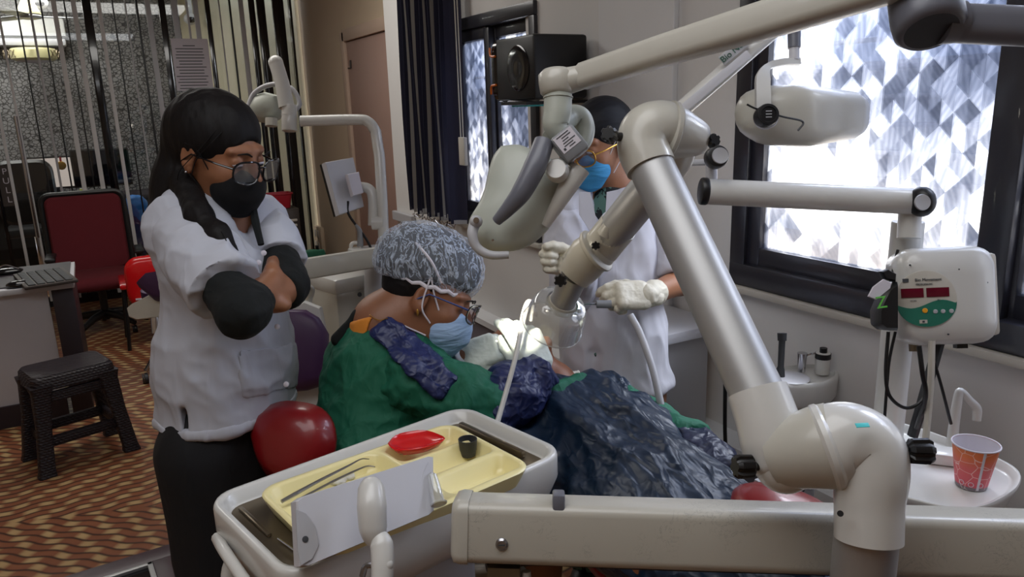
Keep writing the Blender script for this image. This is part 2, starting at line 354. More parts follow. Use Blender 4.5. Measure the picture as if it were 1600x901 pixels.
def knob(c, axis, r, name, parent, mat='black_plastic', h=.03):
    R = frame(axis); pr = []; n = 40; lo = []
    for hh, k in ((0, .6), (.15, .95), (.8, 1.0), (1, .8)):
        lo.append([Vector(c)+R @ Vector((r*k*(1-.22*(math.cos(6*a) > .2)*1)*math.cos(a), r*k*(1-.22*(math.cos(6*a) > .2))*math.sin(a), hh*h)) for a in [2*math.pi*i/n for i in range(n)]])
    return G().loft(lo).obj(name, mat, parent, angle=30)
def cable(pts, r, name, mat, parent, n=10): return G().tube(spline(pts, n), r, 8).obj(name, mat, parent)
def copy_tree(o, parent=None):
    c = o.copy(); COL.objects.link(c); c.parent = parent
    for ch in list(o.children): copy_tree(ch, c)
    return c
# ---------------------------------------------------------------- smooth body surfaces from a distance field
def C(a, b, ra, rb=None, k=.015, sq=None, op='+'): return dict(t='c', a=np.array(a, float), b=np.array(b, float), ra=ra, rb=ra if rb is None else rb, k=k, sq=sq, op=op)
def E(c, r, R=None, k=.015, op='+'):
    return dict(t='e', a=np.array(c, float), r=np.array(r if hasattr(r, '__len__') else (r, r, r), float), R=np.array(R) if R is not None else np.eye(3), k=k, op=op)
def B(c, h, R=None, rd=.01, k=.01, op='+'): return dict(t='b', a=np.array(c, float), r=np.array(h, float), R=np.array(R) if R is not None else np.eye(3), rd=rd, k=k, op=op)
def _bb(p):
    if p['t'] == 'c':
        m = max(p['ra'], p['rb'])*(1 if not p['sq'] else max(1, 1/p['sq'][1])); return np.minimum(p['a'], p['b'])-m, np.maximum(p['a'], p['b'])+m
    m = np.linalg.norm(p['r']) if p['t'] == 'b' else (np.abs(p['R']) @ p['r']); return p['a']-m, p['a']+m
def _dist(p, X):
    if p['t'] == 'c':
        a, b = p['a'], p['b']; d = [X[i]-a[i] for i in range(3)]; ba = b-a
        if p['sq']:
            ax, q = np.array(p['sq'][0], float), p['sq'][1]; ax = ax/np.linalg.norm(ax); dt = sum(d[i]*ax[i] for i in range(3))*(q-1); d = [d[i]+ax[i]*dt for i in range(3)]; ba = ba+ax*ba.dot(ax)*(q-1)
        L = max(ba.dot(ba), 1e-9); t = np.clip(sum(d[i]*ba[i] for i in range(3))/L, 0, 1)
        return np.sqrt(sum((d[i]-ba[i]*t)**2 for i in range(3)))-(p['ra']+(p['rb']-p['ra'])*t)
    d = [X[i]-p['a'][i] for i in range(3)]; R = p['R']; l = [sum(R[j, i]*d[j] for j in range(3)) for i in range(3)]
    if p['t'] == 'e':
        r = p['r']; k0 = np.sqrt(sum((l[i]/r[i])**2 for i in range(3))); k1 = np.sqrt(sum((l[i]/r[i]**2)**2 for i in range(3)))+1e-9
        return k0*(k0-1)/k1
    r = p['r']-p['rd']; q = [np.abs(l[i])-r[i] for i in range(3)]
    return np.sqrt(sum(np.maximum(c, 0)**2 for c in q))+np.minimum(np.maximum(q[0], np.maximum(q[1], q[2])), 0)-p['rd']
def field(prims, res, cuts=(), grow=0):
    add = [p for p in prims if p['op'] == '+']; bb = [_bb(p) for p in add]
    lo = np.min([b[0] for b in bb], 0)-4*res-grow; hi = np.max([b[1] for b in bb], 0)+4*res+grow
    n = np.ceil((hi-lo)/res).astype(int)+1; ax = [(lo[i]+np.arange(n[i])*res).astype(np.float32) for i in range(3)]
    F = np.full(tuple(n), .2, np.float32)
    for p in prims:
        b0, b1 = _bb(p); mg = .03+p['k']+grow
        s = [slice(max(0, int((b0[i]-mg-lo[i])/res)), min(n[i], int((b1[i]+mg-lo[i])/res)+2)) for i in range(3)]
        X = [ax[0][s[0]][:, None, None], ax[1][s[1]][None, :, None], ax[2][s[2]][None, None, :]]
        d = _dist(p, X)-(grow if p['op'] == '+' else 0); f = F[tuple(s)]; k = p['k']
        if p['op'] == '+': h = np.maximum(k-np.abs(f-d), 0)/k; F[tuple(s)] = np.minimum(f, d)-h*h*k*.25
        else: d = -d; h = np.maximum(k-np.abs(f-d), 0)/k; F[tuple(s)] = np.maximum(f, d)+h*h*k*.25
    for (pt, nr) in cuts:
        nr = _n(nr); X = [ax[0][:, None, None], ax[1][None, :, None], ax[2][None, None, :]]
        F = np.maximum(F, sum((X[i]-pt[i])*nr[i] for i in range(3)))
    return F, lo
def nets(F, lo, res):
    S = F < 0; n = F.shape
    c = [(i, j, k) for i in (0, 1) for j in (0, 1) for k in (0, 1)]
    sl = lambda o: tuple(slice(o[i], n[i]-1+o[i]) for i in range(3))
    any_ = np.zeros(tuple(x-1 for x in n), bool); all_ = np.ones_like(any_)
    for o in c: any_ |= S[sl(o)]; all_ &= S[sl(o)]
    act = np.argwhere(any_ & ~all_); idx = -np.ones(any_.shape, np.int64); idx[tuple(act.T)] = np.arange(len(act))
    acc = np.zeros((len(act), 3)); cnt = np.zeros(len(act))
    for o in c:
        for axn in range(3):
            if o[axn]: continue
            o2 = list(o); o2[axn] = 1; f0 = F[tuple((act+o).T)]; f1 = F[tuple((act+o2).T)]; m = (f0 < 0) != (f1 < 0)
            t = np.where(m, f0/np.where(m, f0-f1, 1), 0); p = np.tile(np.array(o, float), (len(act), 1)); p[:, axn] += t
            acc[m] += p[m]; cnt[m] += 1
    Vt = lo+(act+acc/cnt[:, None])*res; Q = []
    for axn in range(3):
        a, b = [(1, 2), (2, 0), (0, 1)][axn]; s0 = [slice(None)]*3; s1 = [slice(None)]*3; s0[axn] = slice(0, n[axn]-1); s1[axn] = slice(1, n[axn])
        d = S[tuple(s0)].astype(int)-S[tuple(s1)].astype(int); e = np.argwhere(d != 0); sg = d[tuple(e.T)]
        e_ = e[(e[:, a] > 0) & (e[:, b] > 0)]; sg = sg[(e[:, a] > 0) & (e[:, b] > 0)]; ok = (e_[:, a] < n[a]-1) & (e_[:, b] < n[b]-1); e_ = e_[ok]; sg = sg[ok]
        u = np.zeros(3, int); u[a] = 1; v = np.zeros(3, int); v[b] = 1
        q = np.stack([idx[tuple((e_-u-v).T)], idx[tuple((e_-v).T)], idx[tuple(e_.T)], idx[tuple((e_-u).T)]], 1)
        q[sg < 0] = q[sg < 0][:, ::-1]; Q.append(q)
    return Vt, np.concatenate(Q)
def smoothv(Vt, Q, it=2, lam=.5):
    e = np.concatenate([Q[:, [0, 1]], Q[:, [1, 2]], Q[:, [2, 3]], Q[:, [3, 0]]]); cnt = np.bincount(e[:, 0], minlength=len(Vt))+1e-9
    for _ in range(it):
        s = np.stack([np.bincount(e[:, 0], Vt[e[:, 1], i], len(Vt)) for i in range(3)], 1); Vt = Vt*(1-lam)+lam*s/cnt[:, None]
    return Vt
def normals(Vt, Q):
    fn = np.cross(Vt[Q[:, 2]]-Vt[Q[:, 0]], Vt[Q[:, 3]]-Vt[Q[:, 1]]); N = np.zeros_like(Vt)
    for k in range(4):
        for i in range(3): N[:, i] += np.bincount(Q[:, k], fn[:, i], len(Vt))
    return N/(np.linalg.norm(N, axis=1, keepdims=True)+1e-12)
def vnoise(p, seed=0):
    i = np.floor(p).astype(np.int64); f = p-i; f = f*f*(3-2*f); r = 0
    def h(a, b, c): 
        x = (a*374761393+b*668265263+c*2147483647+seed*974634777) & 0x7fffffff; x = ((x ^ (x >> 13))*1274126177) & 0x7fffffff; return ((x ^ (x >> 16)) & 0xffff)/65535.0
    for a in (0, 1):
        for b in (0, 1):
            for c in (0, 1):
                r = r+h(i[:, 0]+a, i[:, 1]+b, i[:, 2]+c)*(f[:, 0] if a else 1-f[:, 0])*(f[:, 1] if b else 1-f[:, 1])*(f[:, 2] if c else 1-f[:, 2])
    return r
def folds(amp, scale, seed=0, stretch=(1, 1, 1), R=None, warp=.6, sharp=1.6):
    def fn(Vt, N):
        p = Vt @ (np.array(R) if R is not None else np.eye(3)); p = p*np.array(stretch)*scale
        p = p+warp*np.stack([vnoise(p*.7, seed+9), vnoise(p*.7+7, seed+8), vnoise(p*.7+3, seed+7)], 1)
        r = 1-np.abs(2*vnoise(p, seed)-1); r2 = 1-np.abs(2*vnoise(p*2.1+5, seed+3)-1)
        return (r**sharp+.45*r2**sharp-.7)*amp
    return fn
def surf(name, prims, res, mat, parent=None, cuts=(), disp=(), sm=2, grow=0, label=None):
    F, lo = field(prims, res, cuts, grow); Vt, Q = nets(F, lo, res); Vt = smoothv(Vt, Q, sm)
    if disp:
        N = normals(Vt, Q); Vt = Vt+N*sum(d(Vt, N) for d in disp)[:, None]; Vt = smoothv(Vt, Q, 1)
    return link(name, Vt, Q, mat, parent, True, label, 180)
def basis(fwd, up=(0, 0, 1)):
    """columns: person's left(+x)... x = fwd x up, y = forward, z = up"""
    f = Vector(fwd).normalized(); u = Vector(up); u = (u-f*u.dot(f)).normalized(); x = f.cross(u); return Matrix((x, f, u)).transposed()
def head_prims(c, R, s=1.0, lids=True):
    c = Vector(c); L = lambda x, y, z: np.array(c+R @ Vector((x, y, z))*s); Rn = np.array(R); e = lambda p, r, k=.015, op='+': E(L(*p), [q*s for q in r], Rn, k, op)
    pr = [e((0, -.014, .036), (.071, .090, .080)), e((0, .022, -.015), (.060, .070, .082), .02), e((0, .030, -.068), (.046, .048, .038), .025), e((0, .070, -.094), (.019, .017, .015), .02)]
    for sx in (-1, 1):
        pr += [e((sx*.036, .056, -.026), (.024, .026, .024), .02), C(L(sx*.012, .083, .030), L(sx*.044, .070, .028), .009*s, .007*s, .014)]
        pr += [e((sx*.031, .090, .008), (.016, .012, .011), .012, '-')]
        pr += [e((sx*.031, .073, .008), (.0145, .0145, .0125), .003)]
        pr += [C(L(sx*.019, .086, .0015), L(sx*.043, .080, .0035), .0022*s, .0018*s, .003)]
        pr += [e((sx*.073, -.008, -.002), (.008, .018, .030), .006), e((sx*.079, -.004, .002), (.005, .010, .017), .004, '-'), e((sx*.073, -.002, -.028), (.006, .008, .010), .006)]
    pr += [C(L(0, .084, .016), L(0, .106, -.022), .0075*s, .011*s, .012), e((-.011, .096, -.026), (.008, .010, .007), .006), e((.011, .096, -.026), (.008, .010, .007), .006)]
    pr += [C(L(-.018, .084, -.053), L(.018, .084, -.053), .0055*s, None, .006), C(L(-.015, .083, -.062), L(.015, .083, -.062), .0062*s, None, .006), C(L(-.014, .088, -.0575), L(.014, .088, -.0575), .0016*s, None, .002, op='-')]
    return pr
def hand_prims(w, d, nrm, curls=(.4, .5, .6, .7), side=1, s=1.0, thumb=(.5, .6, .35), spread=.06, wr=.026, bend2=1.0, gap=.0205, rr=1.0):
    """w wrist, d towards the knuckles, nrm out of the palm; side = which side the thumb leaves"""
    w = Vector(w); d = Vector(d).normalized(); nv = Vector(nrm); nv = (nv-d*nv.dot(d)).normalized(); sv = nv.cross(d)*side; R = np.array(Matrix((sv, d, nv)).transposed())
    pr = [C(w-d*.02*s, w+d*.02*s, wr*s, .027*s, .012, (nv, 1.35)), B(w+d*.048*s, (.040*s, .046*s, .0145*s), R, .013*s, .014)]
    for i, (ln, cu) in enumerate(zip((.072, .080, .074, .058), curls)):
        o = (1.5-i)*gap*s; b = w+d*(.088-.004*abs(i-1)-(.006 if i == 3 else 0))*s+sv*o; dd = (d+sv*(1.5-i)*spread).normalized(); a = 0
        r = (.0092, .0095, .009, .008)[i]*s*rr; q = b-d*.012*s
        for j, (fr, ca) in enumerate(((.45, cu), (.31, cu*1.15*bend2), (.24, cu*.7*bend2))):
            a += ca; di = dd*math.cos(a)+nv*math.sin(a); q2 = (b if j == 0 else q)+di*ln*fr*s; pr.append(C(q if j else b-d*.01*s, q2, r*(1-.08*j), r*(.93-.08*j), .004 if j == 0 else .003)); q = q2
    b = w+d*.018*s+sv*.026*s; t1 = (d*thumb[0]+sv*thumb[1]+nv*thumb[2]).normalized(); t2 = (t1+d*.45-sv*.25+nv*.15).normalized(); t3 = (t2+d*.3-sv*.35).normalized()
    q1 = b+t1*.042*s; q2 = q1+t2*.032*s; q3 = q2+t3*.024*s
    pr += [C(b, q1, .0155*s, .0118*s, .012), C(q1, q2, .0112*s, .0102*s, .004), C(q2, q3, .0102*s, .0085*s, .004)]
    return pr
def glasses(c, R, s, parent, mat='black_gloss', lens=True, name='glasses', temple_mat=None, drop=0):
    c = Vector(c); L = lambda x, y, z: c+R @ Vector((x, y, z+drop))*s; g = G(); se = lambda q: math.copysign(abs(q)**.75, q)
    for sx in (-1, 1):
        lp = [L(sx*.035+.029*se(math.cos(a)), .107-.014*abs(math.cos(a))*(1 if sx*math.cos(a) > 0 else .1), .001+.0225*se(math.sin(a))) for a in [2*math.pi*i/28 for i in range(28)]]
        g.tube(lp, .0020*s, 8, closed=True)
    g.tube([L(-.010, .106, .008), L(0, .109, .011), L(.010, .106, .008)], .0016*s, 8)
    o = g.obj(name, mat, parent)
    for sx in (-1, 1): G().tube([L(sx*.064, .092, .008), L(sx*.073, .06, .009), L(sx*.077, .0, .010), L(sx*.076, -.025, -.012)], [.0024*s, .002*s, .0018*s, .0018*s], 8).obj('temple', temple_mat or mat, o)
    if lens:
        for sx in (-1, 1):
            lp = [L(sx*.035+.028*se(math.cos(a)), .1065-.013*abs(math.cos(a))*(1 if sx*math.cos(a) > 0 else .1), .001+.0215*se(math.sin(a))) for a in [2*math.pi*i/28 for i in range(28)]]
            G().slab(lp, R @ Vector((0, 1, 0)), .0015*s).obj('lens', 'lens_glass', o)
    return o
# ---------------------------------------------------------------- the setting
W, WD, YP = 1.75, 1.93, 7.5
struct(G().box((-.3, 4.0, -.02), (4.9, 13, .04)), 'floor', 'woven_floor')
struct(G().box((-.3, 2.6, 2.92), (4.9, 9.8, .04)), 'ceiling', 'ceiling_paint')
g = G()   # window wall with its two openings
y0a, y1a, za, zb = -.15, 1.71, 1.02, 2.32; y0b, y1b, zc, zd = 2.985, 3.74, .975, 2.02
T_ = .12
def wl_box(ya, yb, z0, z1): g.box((W+T_/2, (ya+yb)/2, (z0+z1)/2), (T_, yb-ya, z1-z0))
wl_box(-2.3, 4.75, 0, zc); wl_box(-2.3, y0b, zc, za); wl_box(y1b, 4.75, zc, 2.9); wl_box(-2.3, y0a, za, 2.9)
wl_box(y0a, y1a, zb, 2.9); wl_box(y1a, y0b, za, 2.9); wl_box(y0b, y1b, zd, 2.9)
struct(g, 'wall_right', 'wall_paint')
struct(G().box((WD+.06, 6.15, 1.45), (.12, 2.8, 2.9)), 'wall_alcove', 'wall_beige')
struct(G().box((-2.55, 3.0, 1.45), (.1, 10.6, 2.9)), 'wall_left', 'wall_beige')
struct(G().box((-.3, -2.25, 1.45), (4.6, .1, 2.9)), 'wall_back', 'wall_beige')
struct(G().box((W-.012, 2.2, 1.5), (.024, .42, 2.8), bev=.004), 'trim_pier', 'wall_white')
x2 = onZ(1056, 653, .515).x
struct(G().box(((x2+W)/2, 1.6, .5), (W-x2, 7.6, .03)), 'trim_plinth_top', 'wall_white')
struct(G().box(((x2+.02+W)/2, 1.6, .243), (W-x2-.02, 7.6, .484)), 'trim_plinth', 'plinth_grey')
struct(G().box((W-.018, 4.59, .895), (.03, .34, .06), bev=.004), 'trim_trunking', 'light_grey')
# window 1: dark sliding frame
def window(nm, ya, yb, z0, z1, mull, fw=.055):
    win = thing(nm, 'x', 'x', (W, (ya+yb)/2, z0)); del win['label'], win['category']; win['kind'] = 'structure'
    g = G(); xo = W+.03
    g.box((xo, (ya+yb)/2, z0+.035), (.1, yb-ya, .07), bev=.006).box((xo, (ya+yb)/2, z1-.03), (.1, yb-ya, .06), bev=.006)
    g.box((xo, ya+.025, (z0+z1)/2), (.096, .05, z1-z0-.12), bev=.004).box((xo, yb-.03, (z0+z1)/2), (.096, .06, z1-z0-.12), bev=.004)
    g.obj('outer_frame', 'frame_black', win)
    ys = [yb-.06]+[m for m in mull]+[ya+.05]
    for i in range(len(ys)-1):
        a, b = ys[i+1], ys[i]; xs = xo+(.015 if i % 2 else -.015); g = G()
        for (c, s) in (((xs, (a+b)/2, z0+.095), (.035, b-a, .06)), ((xs, (a+b)/2, z1-.085), (.035, b-a, .06)), ((xs, a+.0, (z0+z1)/2), (.039, fw*1.3, z1-z0-.13)), ((xs, b-.02, (z0+z1)/2), (.039, fw, z1-z0-.13))): g.box(c, s, bev=.005)
        f = g.obj('sash', 'frame_black', win); G().box((xs+.004, (a+b)/2, (z0+z1)/2), (.006, b-a, z1-z0-.14)).obj('pane', 'pressed_glass', f, False)
    G().box((W-.008, (ya+yb)/2, z0-.012), (.05, yb-ya+.04, .022), bev=.004).obj('sill', 'sill', win)
window('window_1', y0a, y1a, za, zb, [.925])
window('window_2', y0b-.10, y1b, zc, zd, [3.36], .04)
# outside, seen through the pressed glass: louvred wall, ledge, tank
ow = thing('louvred_wall', 'pale louvred boundary wall beyond the patterned window glass', 'wall', (2.9, 2, 0)); ow['kind'] = 'structure'
G().box((3.02, 2.2, .85), (.1, 9, 1.75)).obj('wall_face', 'outer_wall', ow)
for i in range(7): G().box((2.93, 2.2, 1.12+.115*i), (.07, 9, .018), bev=.003).obj('louvre', 'plinth_grey' if i % 2 else 'outer_wall', ow)
struct(G().box((2.45, 2.2, .93), (1.0, 9, .06)), 'trim_outer_ledge', 'outer_ledge')
tag(G().cyl((2.66, 1.22, .965), (2.66, 1.22, 1.56), .15, bev=.03).cyl((2.66, 1.22, 1.56), (2.66, 1.22, 1.62), .06).obj('water_drum', 'outer_blue'), 'dark blue drum standing on the ledge behind the patterned glass', 'drum')
# door in the alcove wall
d = thing('door_1', 'x', 'x', (WD, 5.45, 0)); del d['label'], d['category']; d['kind'] = 'structure'
ya, yb, zt = 4.9, 6.02, 2.10
G().box((WD-.02, (ya+yb)/2, zt/2), (.04, yb-ya, zt), bev=.003).obj('door_leaf', 'door_skin', d)
g = G().box((WD-.03, yb+.05, zt/2+.04), (.06, .09, zt+.08), bev=.006).box((WD-.03, (ya+yb)/2, zt+.05), (.06, yb-ya+.1, .09), bev=.006); g.obj('door_frame', 'door_frame', d)
G().box((WD-.045, 5.93, 1.93), (.012, .02, .06)).cyl((WD-.05, 5.93, 1.9), (WD-.07, 5.93, 1.9), .006).obj('door_bolt', 'cabinet_dark', d)
# ---------------------------------------------------------------- glass partition and the cabin behind it
pt = thing('glass_partition', 'full-height clear glass partition striped with black, grey and white vertical bands', 'partition', (0, YP, 0)); pt['kind'] = 'structure'
G().box((-.35, YP, 1.45), (4.4, .012, 2.9)).obj('glass', 'clear_glass', pt, False)
def pxX(x, y=150): return onY(x, y, YP).x
strips = [(22, 3, 'wall_white'), (51, 2, 'black_plastic'), (71, 3, 'light_grey'), (88, 2, 'black_plastic'), (108, 6, 'wall_white'), (124, 2, 'black_plastic'), (138, 6, 'wall_white'), (157, 11, 'black_gloss'), (176, 5, 'wall_white'), (197, 2, 'black_plastic'),
          (216, 2, 'light_grey'), (233, 3, 'black_plastic'), (250, 7, 'light_grey'), (271, 9, 'black_gloss'), (290, 8, 'light_grey'), (309, 3, 'light_grey'), (322, 7, 'light_grey'), (340, 7, 'black_gloss'), (358, 2, 'light_grey'), (374, 3, 'black_plastic'), (391, 7, 'light_grey'), (407, 9, 'black_gloss'), (-6, 4, 'wall_white'), (-30, 4, 'black_gloss')]
for x, wpx, m in strips:
    xx = pxX(x); ww = wpx/1170*7.0
    G().box((xx, YP-.03, 1.47), (ww, .014, 2.84), bev=.003).obj('vertical_strip', m, pt, label={'wall_white': 'white strip', 'light_grey': 'grey strip'}.get(m, 'black strip'))
g = G()
for x, w2 in ((421, .07), (447, .10)): g.box((pxX(x), YP-.02, 1.45), (w2, .05, 2.9), bev=.004)
g.box((pxX(464), YP-.05, 1.45), (.02, .06, 2.9))
g.box((0, YP-.02, 2.87), (3.8, .06, .06)).box((-.35, YP-.01, .04), (4.4, .04, .08)); g.obj('frame_post', 'black_gloss', pt)
hx = onY(18, 150, YP-.08).x
dh = G().tube([(hx, YP-.09, .62), (hx, YP-.09, 1.62)], .014, 12).box((hx, YP-.05, .72), (.02, .08, .02)).box((hx, YP-.05, 1.5), (.02, .08, .02)).obj('door_handle', 'chrome', pt)
hx2 = onY(2, 330, YP-.08).x
G().tube([(hx2, YP-.09, .95), (hx2, YP-.09, 1.75)], .012, 12).obj('door_handle', 'chrome', pt)
pp = onY(11, 290, YP-.03); sg = G().box(pp, (.10, .004, .34)).obj('pull_plate', 'cabinet_dark', pt)
for i, ch in enumerate('PULL'): text('lettering', ch, .07, (pp.x, YP-.034, pp.z+.115-.077*i), (1, 0, 0), (0, 0, 1), 'paper', sg)
# notice taped on the glass
a, b = onY(266, 60, YP-.045), onY(334, 141, YP-.045)
nt = thing('notice_sheet', 'grey printed notice sheet taped high on the striped glass partition', 'notice', ((a.x+b.x)/2, YP-.045, b.z))
G().box(((a.x+b.x)/2, YP-.045, (a.z+b.z)/2), (b.x-a.x, .003, a.z-b.z)).obj('sheet', 'paper', nt)
g = G(); random.seed(3)
for i in range(15): L = (b.x-a.x)*random.uniform(.62, .86); g.box(((a.x+b.x)/2-.01, YP-.048, a.z-.06-i*.026), (L if i else .1, .001, .007))
g.obj('printed_lines', 'ink', nt)
# cabin shell
struct(G().box((-1.0, 10.05, 1.6), (4.4, .1, 3.2)), 'wall_far', 'crackle_paper')
ax_, ay_ = 1.16, 10.0; bx_, by_ = 1.9, YP+.06
dv = Vector((bx_-ax_, by_-ay_, 0)); L = dv.length; Rw = Matrix((dv.normalized(), Vector((0, 0, 1)).cross(dv.normalized()), Vector((0, 0, 1)))).transposed()
mid = Vector((ax_, ay_, 0))+dv/2
# slanted cabin side wall with an opening for a bright window
o0, o1, wz0, wz1 = .55, 1.35, .9, 1.82
g = G()
def wbx(s0, s1, z0, z1): g.box(Vector((ax_, ay_, 0))+dv.normalized()*(s0+s1)/2+Vector((0, 0, (z0+z1)/2))+Rw @ Vector((0, .05, 0)), (s1-s0, .1, z1-z0), Rw)
wbx(-.05, .18, 0, 3.2); wbx(.18, .95, 0, .7); wbx(.18, .95, 1.78, 3.2); wbx(.95, L, 0, 3.2)
struct(g, 'wall_cabin', 'wall_cream')
wn_ = thing('window_3', 'x', 'x', (1.3, 9.5, .7)); del wn_['label'], wn_['category']; wn_['kind'] = 'structure'
def wpt(s, z, off=0): return Vector((ax_, ay_, z))+dv.normalized()*s+Rw @ Vector((0, off, 0))
G().box(wpt(.565, 1.24, .05), (.77, .006, 1.08), Rw).obj('pane', 'clear_glass', wn_, False)
g = G()
for s_ in (.2, .44, .68, .93): g.box(wpt(s_, 1.24, .03), (.03, .04, 1.08), Rw)
g.box(wpt(.565, 1.76, .03), (.77, .05, .04), Rw); g.obj('window_frame', 'light_grey', wn_)
struct(G().box((-1.0, 8.78, 3.02), (4.6, 2.5, .04)), 'ceiling_cabin', 'ceiling_paint')
struct(G().box((-3.0, 8.78, 1.5), (.1, 2.5, 3.0)), 'wall_cabin_left', 'wall_beige')
# air conditioner
a, b = onY(0, 28, 9.8), onY(106, 68, 9.8)
ac = thing('air_conditioner', 'long white split air conditioner high on the crackle wallpaper wall', 'air conditioner', (b.x-.45, 9.85, b.z))
G().box((b.x-.45, 9.87, (a.z+b.z)/2+.03), (.9, .24, a.z-b.z-.04), bev=.03).obj('housing', 'wall_white', ac)
G().box((b.x-.45, 9.84, b.z+.01), (.88, .2, .085), bev=.03).obj('outlet_flap', 'pale_grey', ac)
G().box((b.x-.45, 9.735, b.z+.065), (.88, .01, .012)).obj('air_slot', 'black_plastic', ac)
G().box((b.x-.84, 9.74, a.z-.09), (.07, .004, .03)).obj('badge', 'orange', ac)
# ceiling fan
c = onY(45, 22, 8.9)
fn = thing('ceiling_fan', 'ceiling fan with ivory cone canopy and grey blades', 'fan', (c.x, c.y, c.z))
G().lathe(c, (0, 0, 1), [(.105, 0), (.10, .02), (.05, .12), (.025, .2), (.02, 3.0-c.z)], 24).obj('downrod_canopy', 'fan_ivory', fn)
G().lathe(c-Vector((0, 0, .05)), (0, 0, 1), [(.05, 0), (.1, .01), (.11, .03), (.09, .05)], 24).obj('motor', 'light_grey', fn)
for k in range(3):
    a = math.radians(8+120*k); dr = Vector((math.cos(a), math.sin(a), 0)); R = Matrix((dr, Vector((0, 0, 1)).cross(dr), Vector((0, 0, 1)))).transposed()
    G().box(c+dr*.38+Vector((0, 0, -.02)), (.56, .12, .006), R @ Matrix.Rotation(.16, 3, 'X'), bev=.002).box(c+dr*.12+Vector((0, 0, -.022)), (.12, .04, .006), R).obj('blade', 'grey_plastic', fn)
# round lattice lamp and dome camera
c = onY(53, 86, 9.5)
ln = thing('lattice_lamp', 'round cream lattice-sided lamp on the crackle wallpaper', 'lamp', (c.x, c.y, c.z-.06))
G().lathe(c-Vector((0, 0, .06)), (0, 0, 1), [(.20, 0), (.26, .02), (.265, .1), (.25, .12)], 36, sy=.8).obj('lamp_body', 'fan_ivory', ln)
g = G()
for k in range(40):
    a0 = 2*math.pi*k/40
    for sg_ in (1, -1): g.tube([c+Vector((.268*math.cos(a0), .8*.268*math.sin(a0), -.035)), c+Vector((.268*math.cos(a0+sg_*.15), .8*.268*math.sin(a0+sg_*.15), .04))], .004, 5)
g.obj('lattice', 'steel_dull', ln); G().lathe(c-Vector((0, 0, .075)), (0, 0, 1), [(.10, 0), (.19, .012), (.20, .02)], 30, sy=.8).obj('diffuser', 'paper', ln)
G().tube([c+Vector((0, .2, .0)), c+Vector((0, .5, .0))], .03, 10).obj('wall_mount', 'fan_ivory', ln)
for (px, py, lb) in ((62, 4, 'white dome camera with a black lens above the air conditioner'), (298, 30, 'small white security camera at the corner of the cabin')):
    c = onY(px, py, 9.3)
    q = thing('security_camera', lb, 'camera', c); G().ell(c, (.075, .075, .06)).cyl(c+V(0, 0, .03), (c.x, c.y, 3.0), .03).obj('camera_body', 'wall_white', q); G().ell(c+V(0, -.05, -.01), (.045, .035, .035)).obj('camera_lens', 'black_gloss', q)
# cabin counter, monitors, clutter
ctr = thing('counter', 'long dark counter along the crackle wallpaper wall', 'counter', (-.6, 9.6, 0))
G().box((-.75, 9.6, .72), (3.3, .7, .04), bev=.005).obj('countertop', 'desk_dark', ctr); G().box((-.75, 9.65, .35), (3.2, .55, .7)).obj('carcass', 'black_plastic', ctr)
def monitor(name, lb, c, w_, h_, scr, face=(0, -1, 0)):
    q = thing(name, lb, 'monitor', (c[0], c[1], c[2])); c = Vector(c); R = frame(face)
    G().box(c+V(0, 0, h_/2+.12), (w_, h_, .03), R, bev=.006).obj('casing', 'black_plastic', q)
    G().box(c+V(0, 0, h_/2+.12)+Vector(face)*.017, (w_-.03, h_-.035, .002), R).obj('screen', scr, q)
    G().box(c+V(0, .02, .08), (.05, .03, .16), bev=.005).box(c+V(0, .01, .006), (.22, .16, .012), bev=.004).obj('stand', 'black_plastic', q); return q
a = onY(88, 290, 9.4)
mq = monitor('computer_monitor', 'black monitor showing a medal picture in the cabin', (a.x, 9.4, .74), .56, .34, 'screen_glow')
G().ell((a.x-.16, 9.375, 1.0), (.05, .003, .09)).ell((a.x-.16, 9.374, 1.1), (.025, .003, .03)).obj('screen_figure', 'teal' if False else 'ink_green', mq)
G().ell((a.x+.08, 9.375, 1.1), (.045, .003, .045)).obj('screen_medal', 'gold', mq); G().box((a.x+.08, 9.377, 1.16), (.02, .003, .06)).obj('screen_ribbon', 'red_plastic', mq)
a = onY(165, 300, 9.3); monitor('computer_monitor', 'large blank black monitor beside the medal picture monitor', (a.x, 9.3, .74), .56, .40, 'black_gloss')
for px, lb, m, sz in ((68, 'stack of white papers under the medal picture monitor', 'paper', (.14, .1, .06)), (90, 'blue and white box under the medal picture monitor', 'blue_cap', (.16, .12, .07)), (136, 'yellow green tin on the cabin counter', 'yellow_green', (.06, .06, .1))):
    a = onY(px, 335, 9.28); q = thing({'paper': 'paper_stack', 'blue_cap': 'carton', 'yellow_green': 'tin'}[m], lb, 'box', (a.x, 9.28, .74))
    G().box((a.x, 9.28, .745+sz[2]/2), sz, bev=.004).obj('body', m, q); G().box((a.x, 9.28, .75+sz[2]), (sz[0]*.9, sz[1]*.9, .008)).obj('lid', 'wall_white', q)
# dark chair inside the cabin
a = onY(45, 315, 8.7); q = thing('cabin_chair', 'black high-back chair inside the cabin', 'chair', (a.x, 8.7, 0))
G().slab([V(a.x+x_, 8.7, .9+z_) for x_, z_ in rrect(0, 0, .5, .62, .12)], (0, -1, 0), .09, .03).obj('backrest', 'black_plastic', q); G().box((a.x, 8.95, .5), (.5, .48, .09), bev=.03).obj('seat', 'black_plastic', q); G().cyl((a.x, 8.95, .06), (a.x, 8.95, .46), .03).obj('column', 'chrome', q)
for k in range(5): an = 2*math.pi*k/5; G().tube([(a.x, 8.95, .09), (a.x+.28*math.cos(an), 8.95+.28*math.sin(an), .04)], .02, 8).ell((a.x+.28*math.cos(an), 8.95+.28*math.sin(an), .03), .03).obj('leg', 'black_plastic', q)
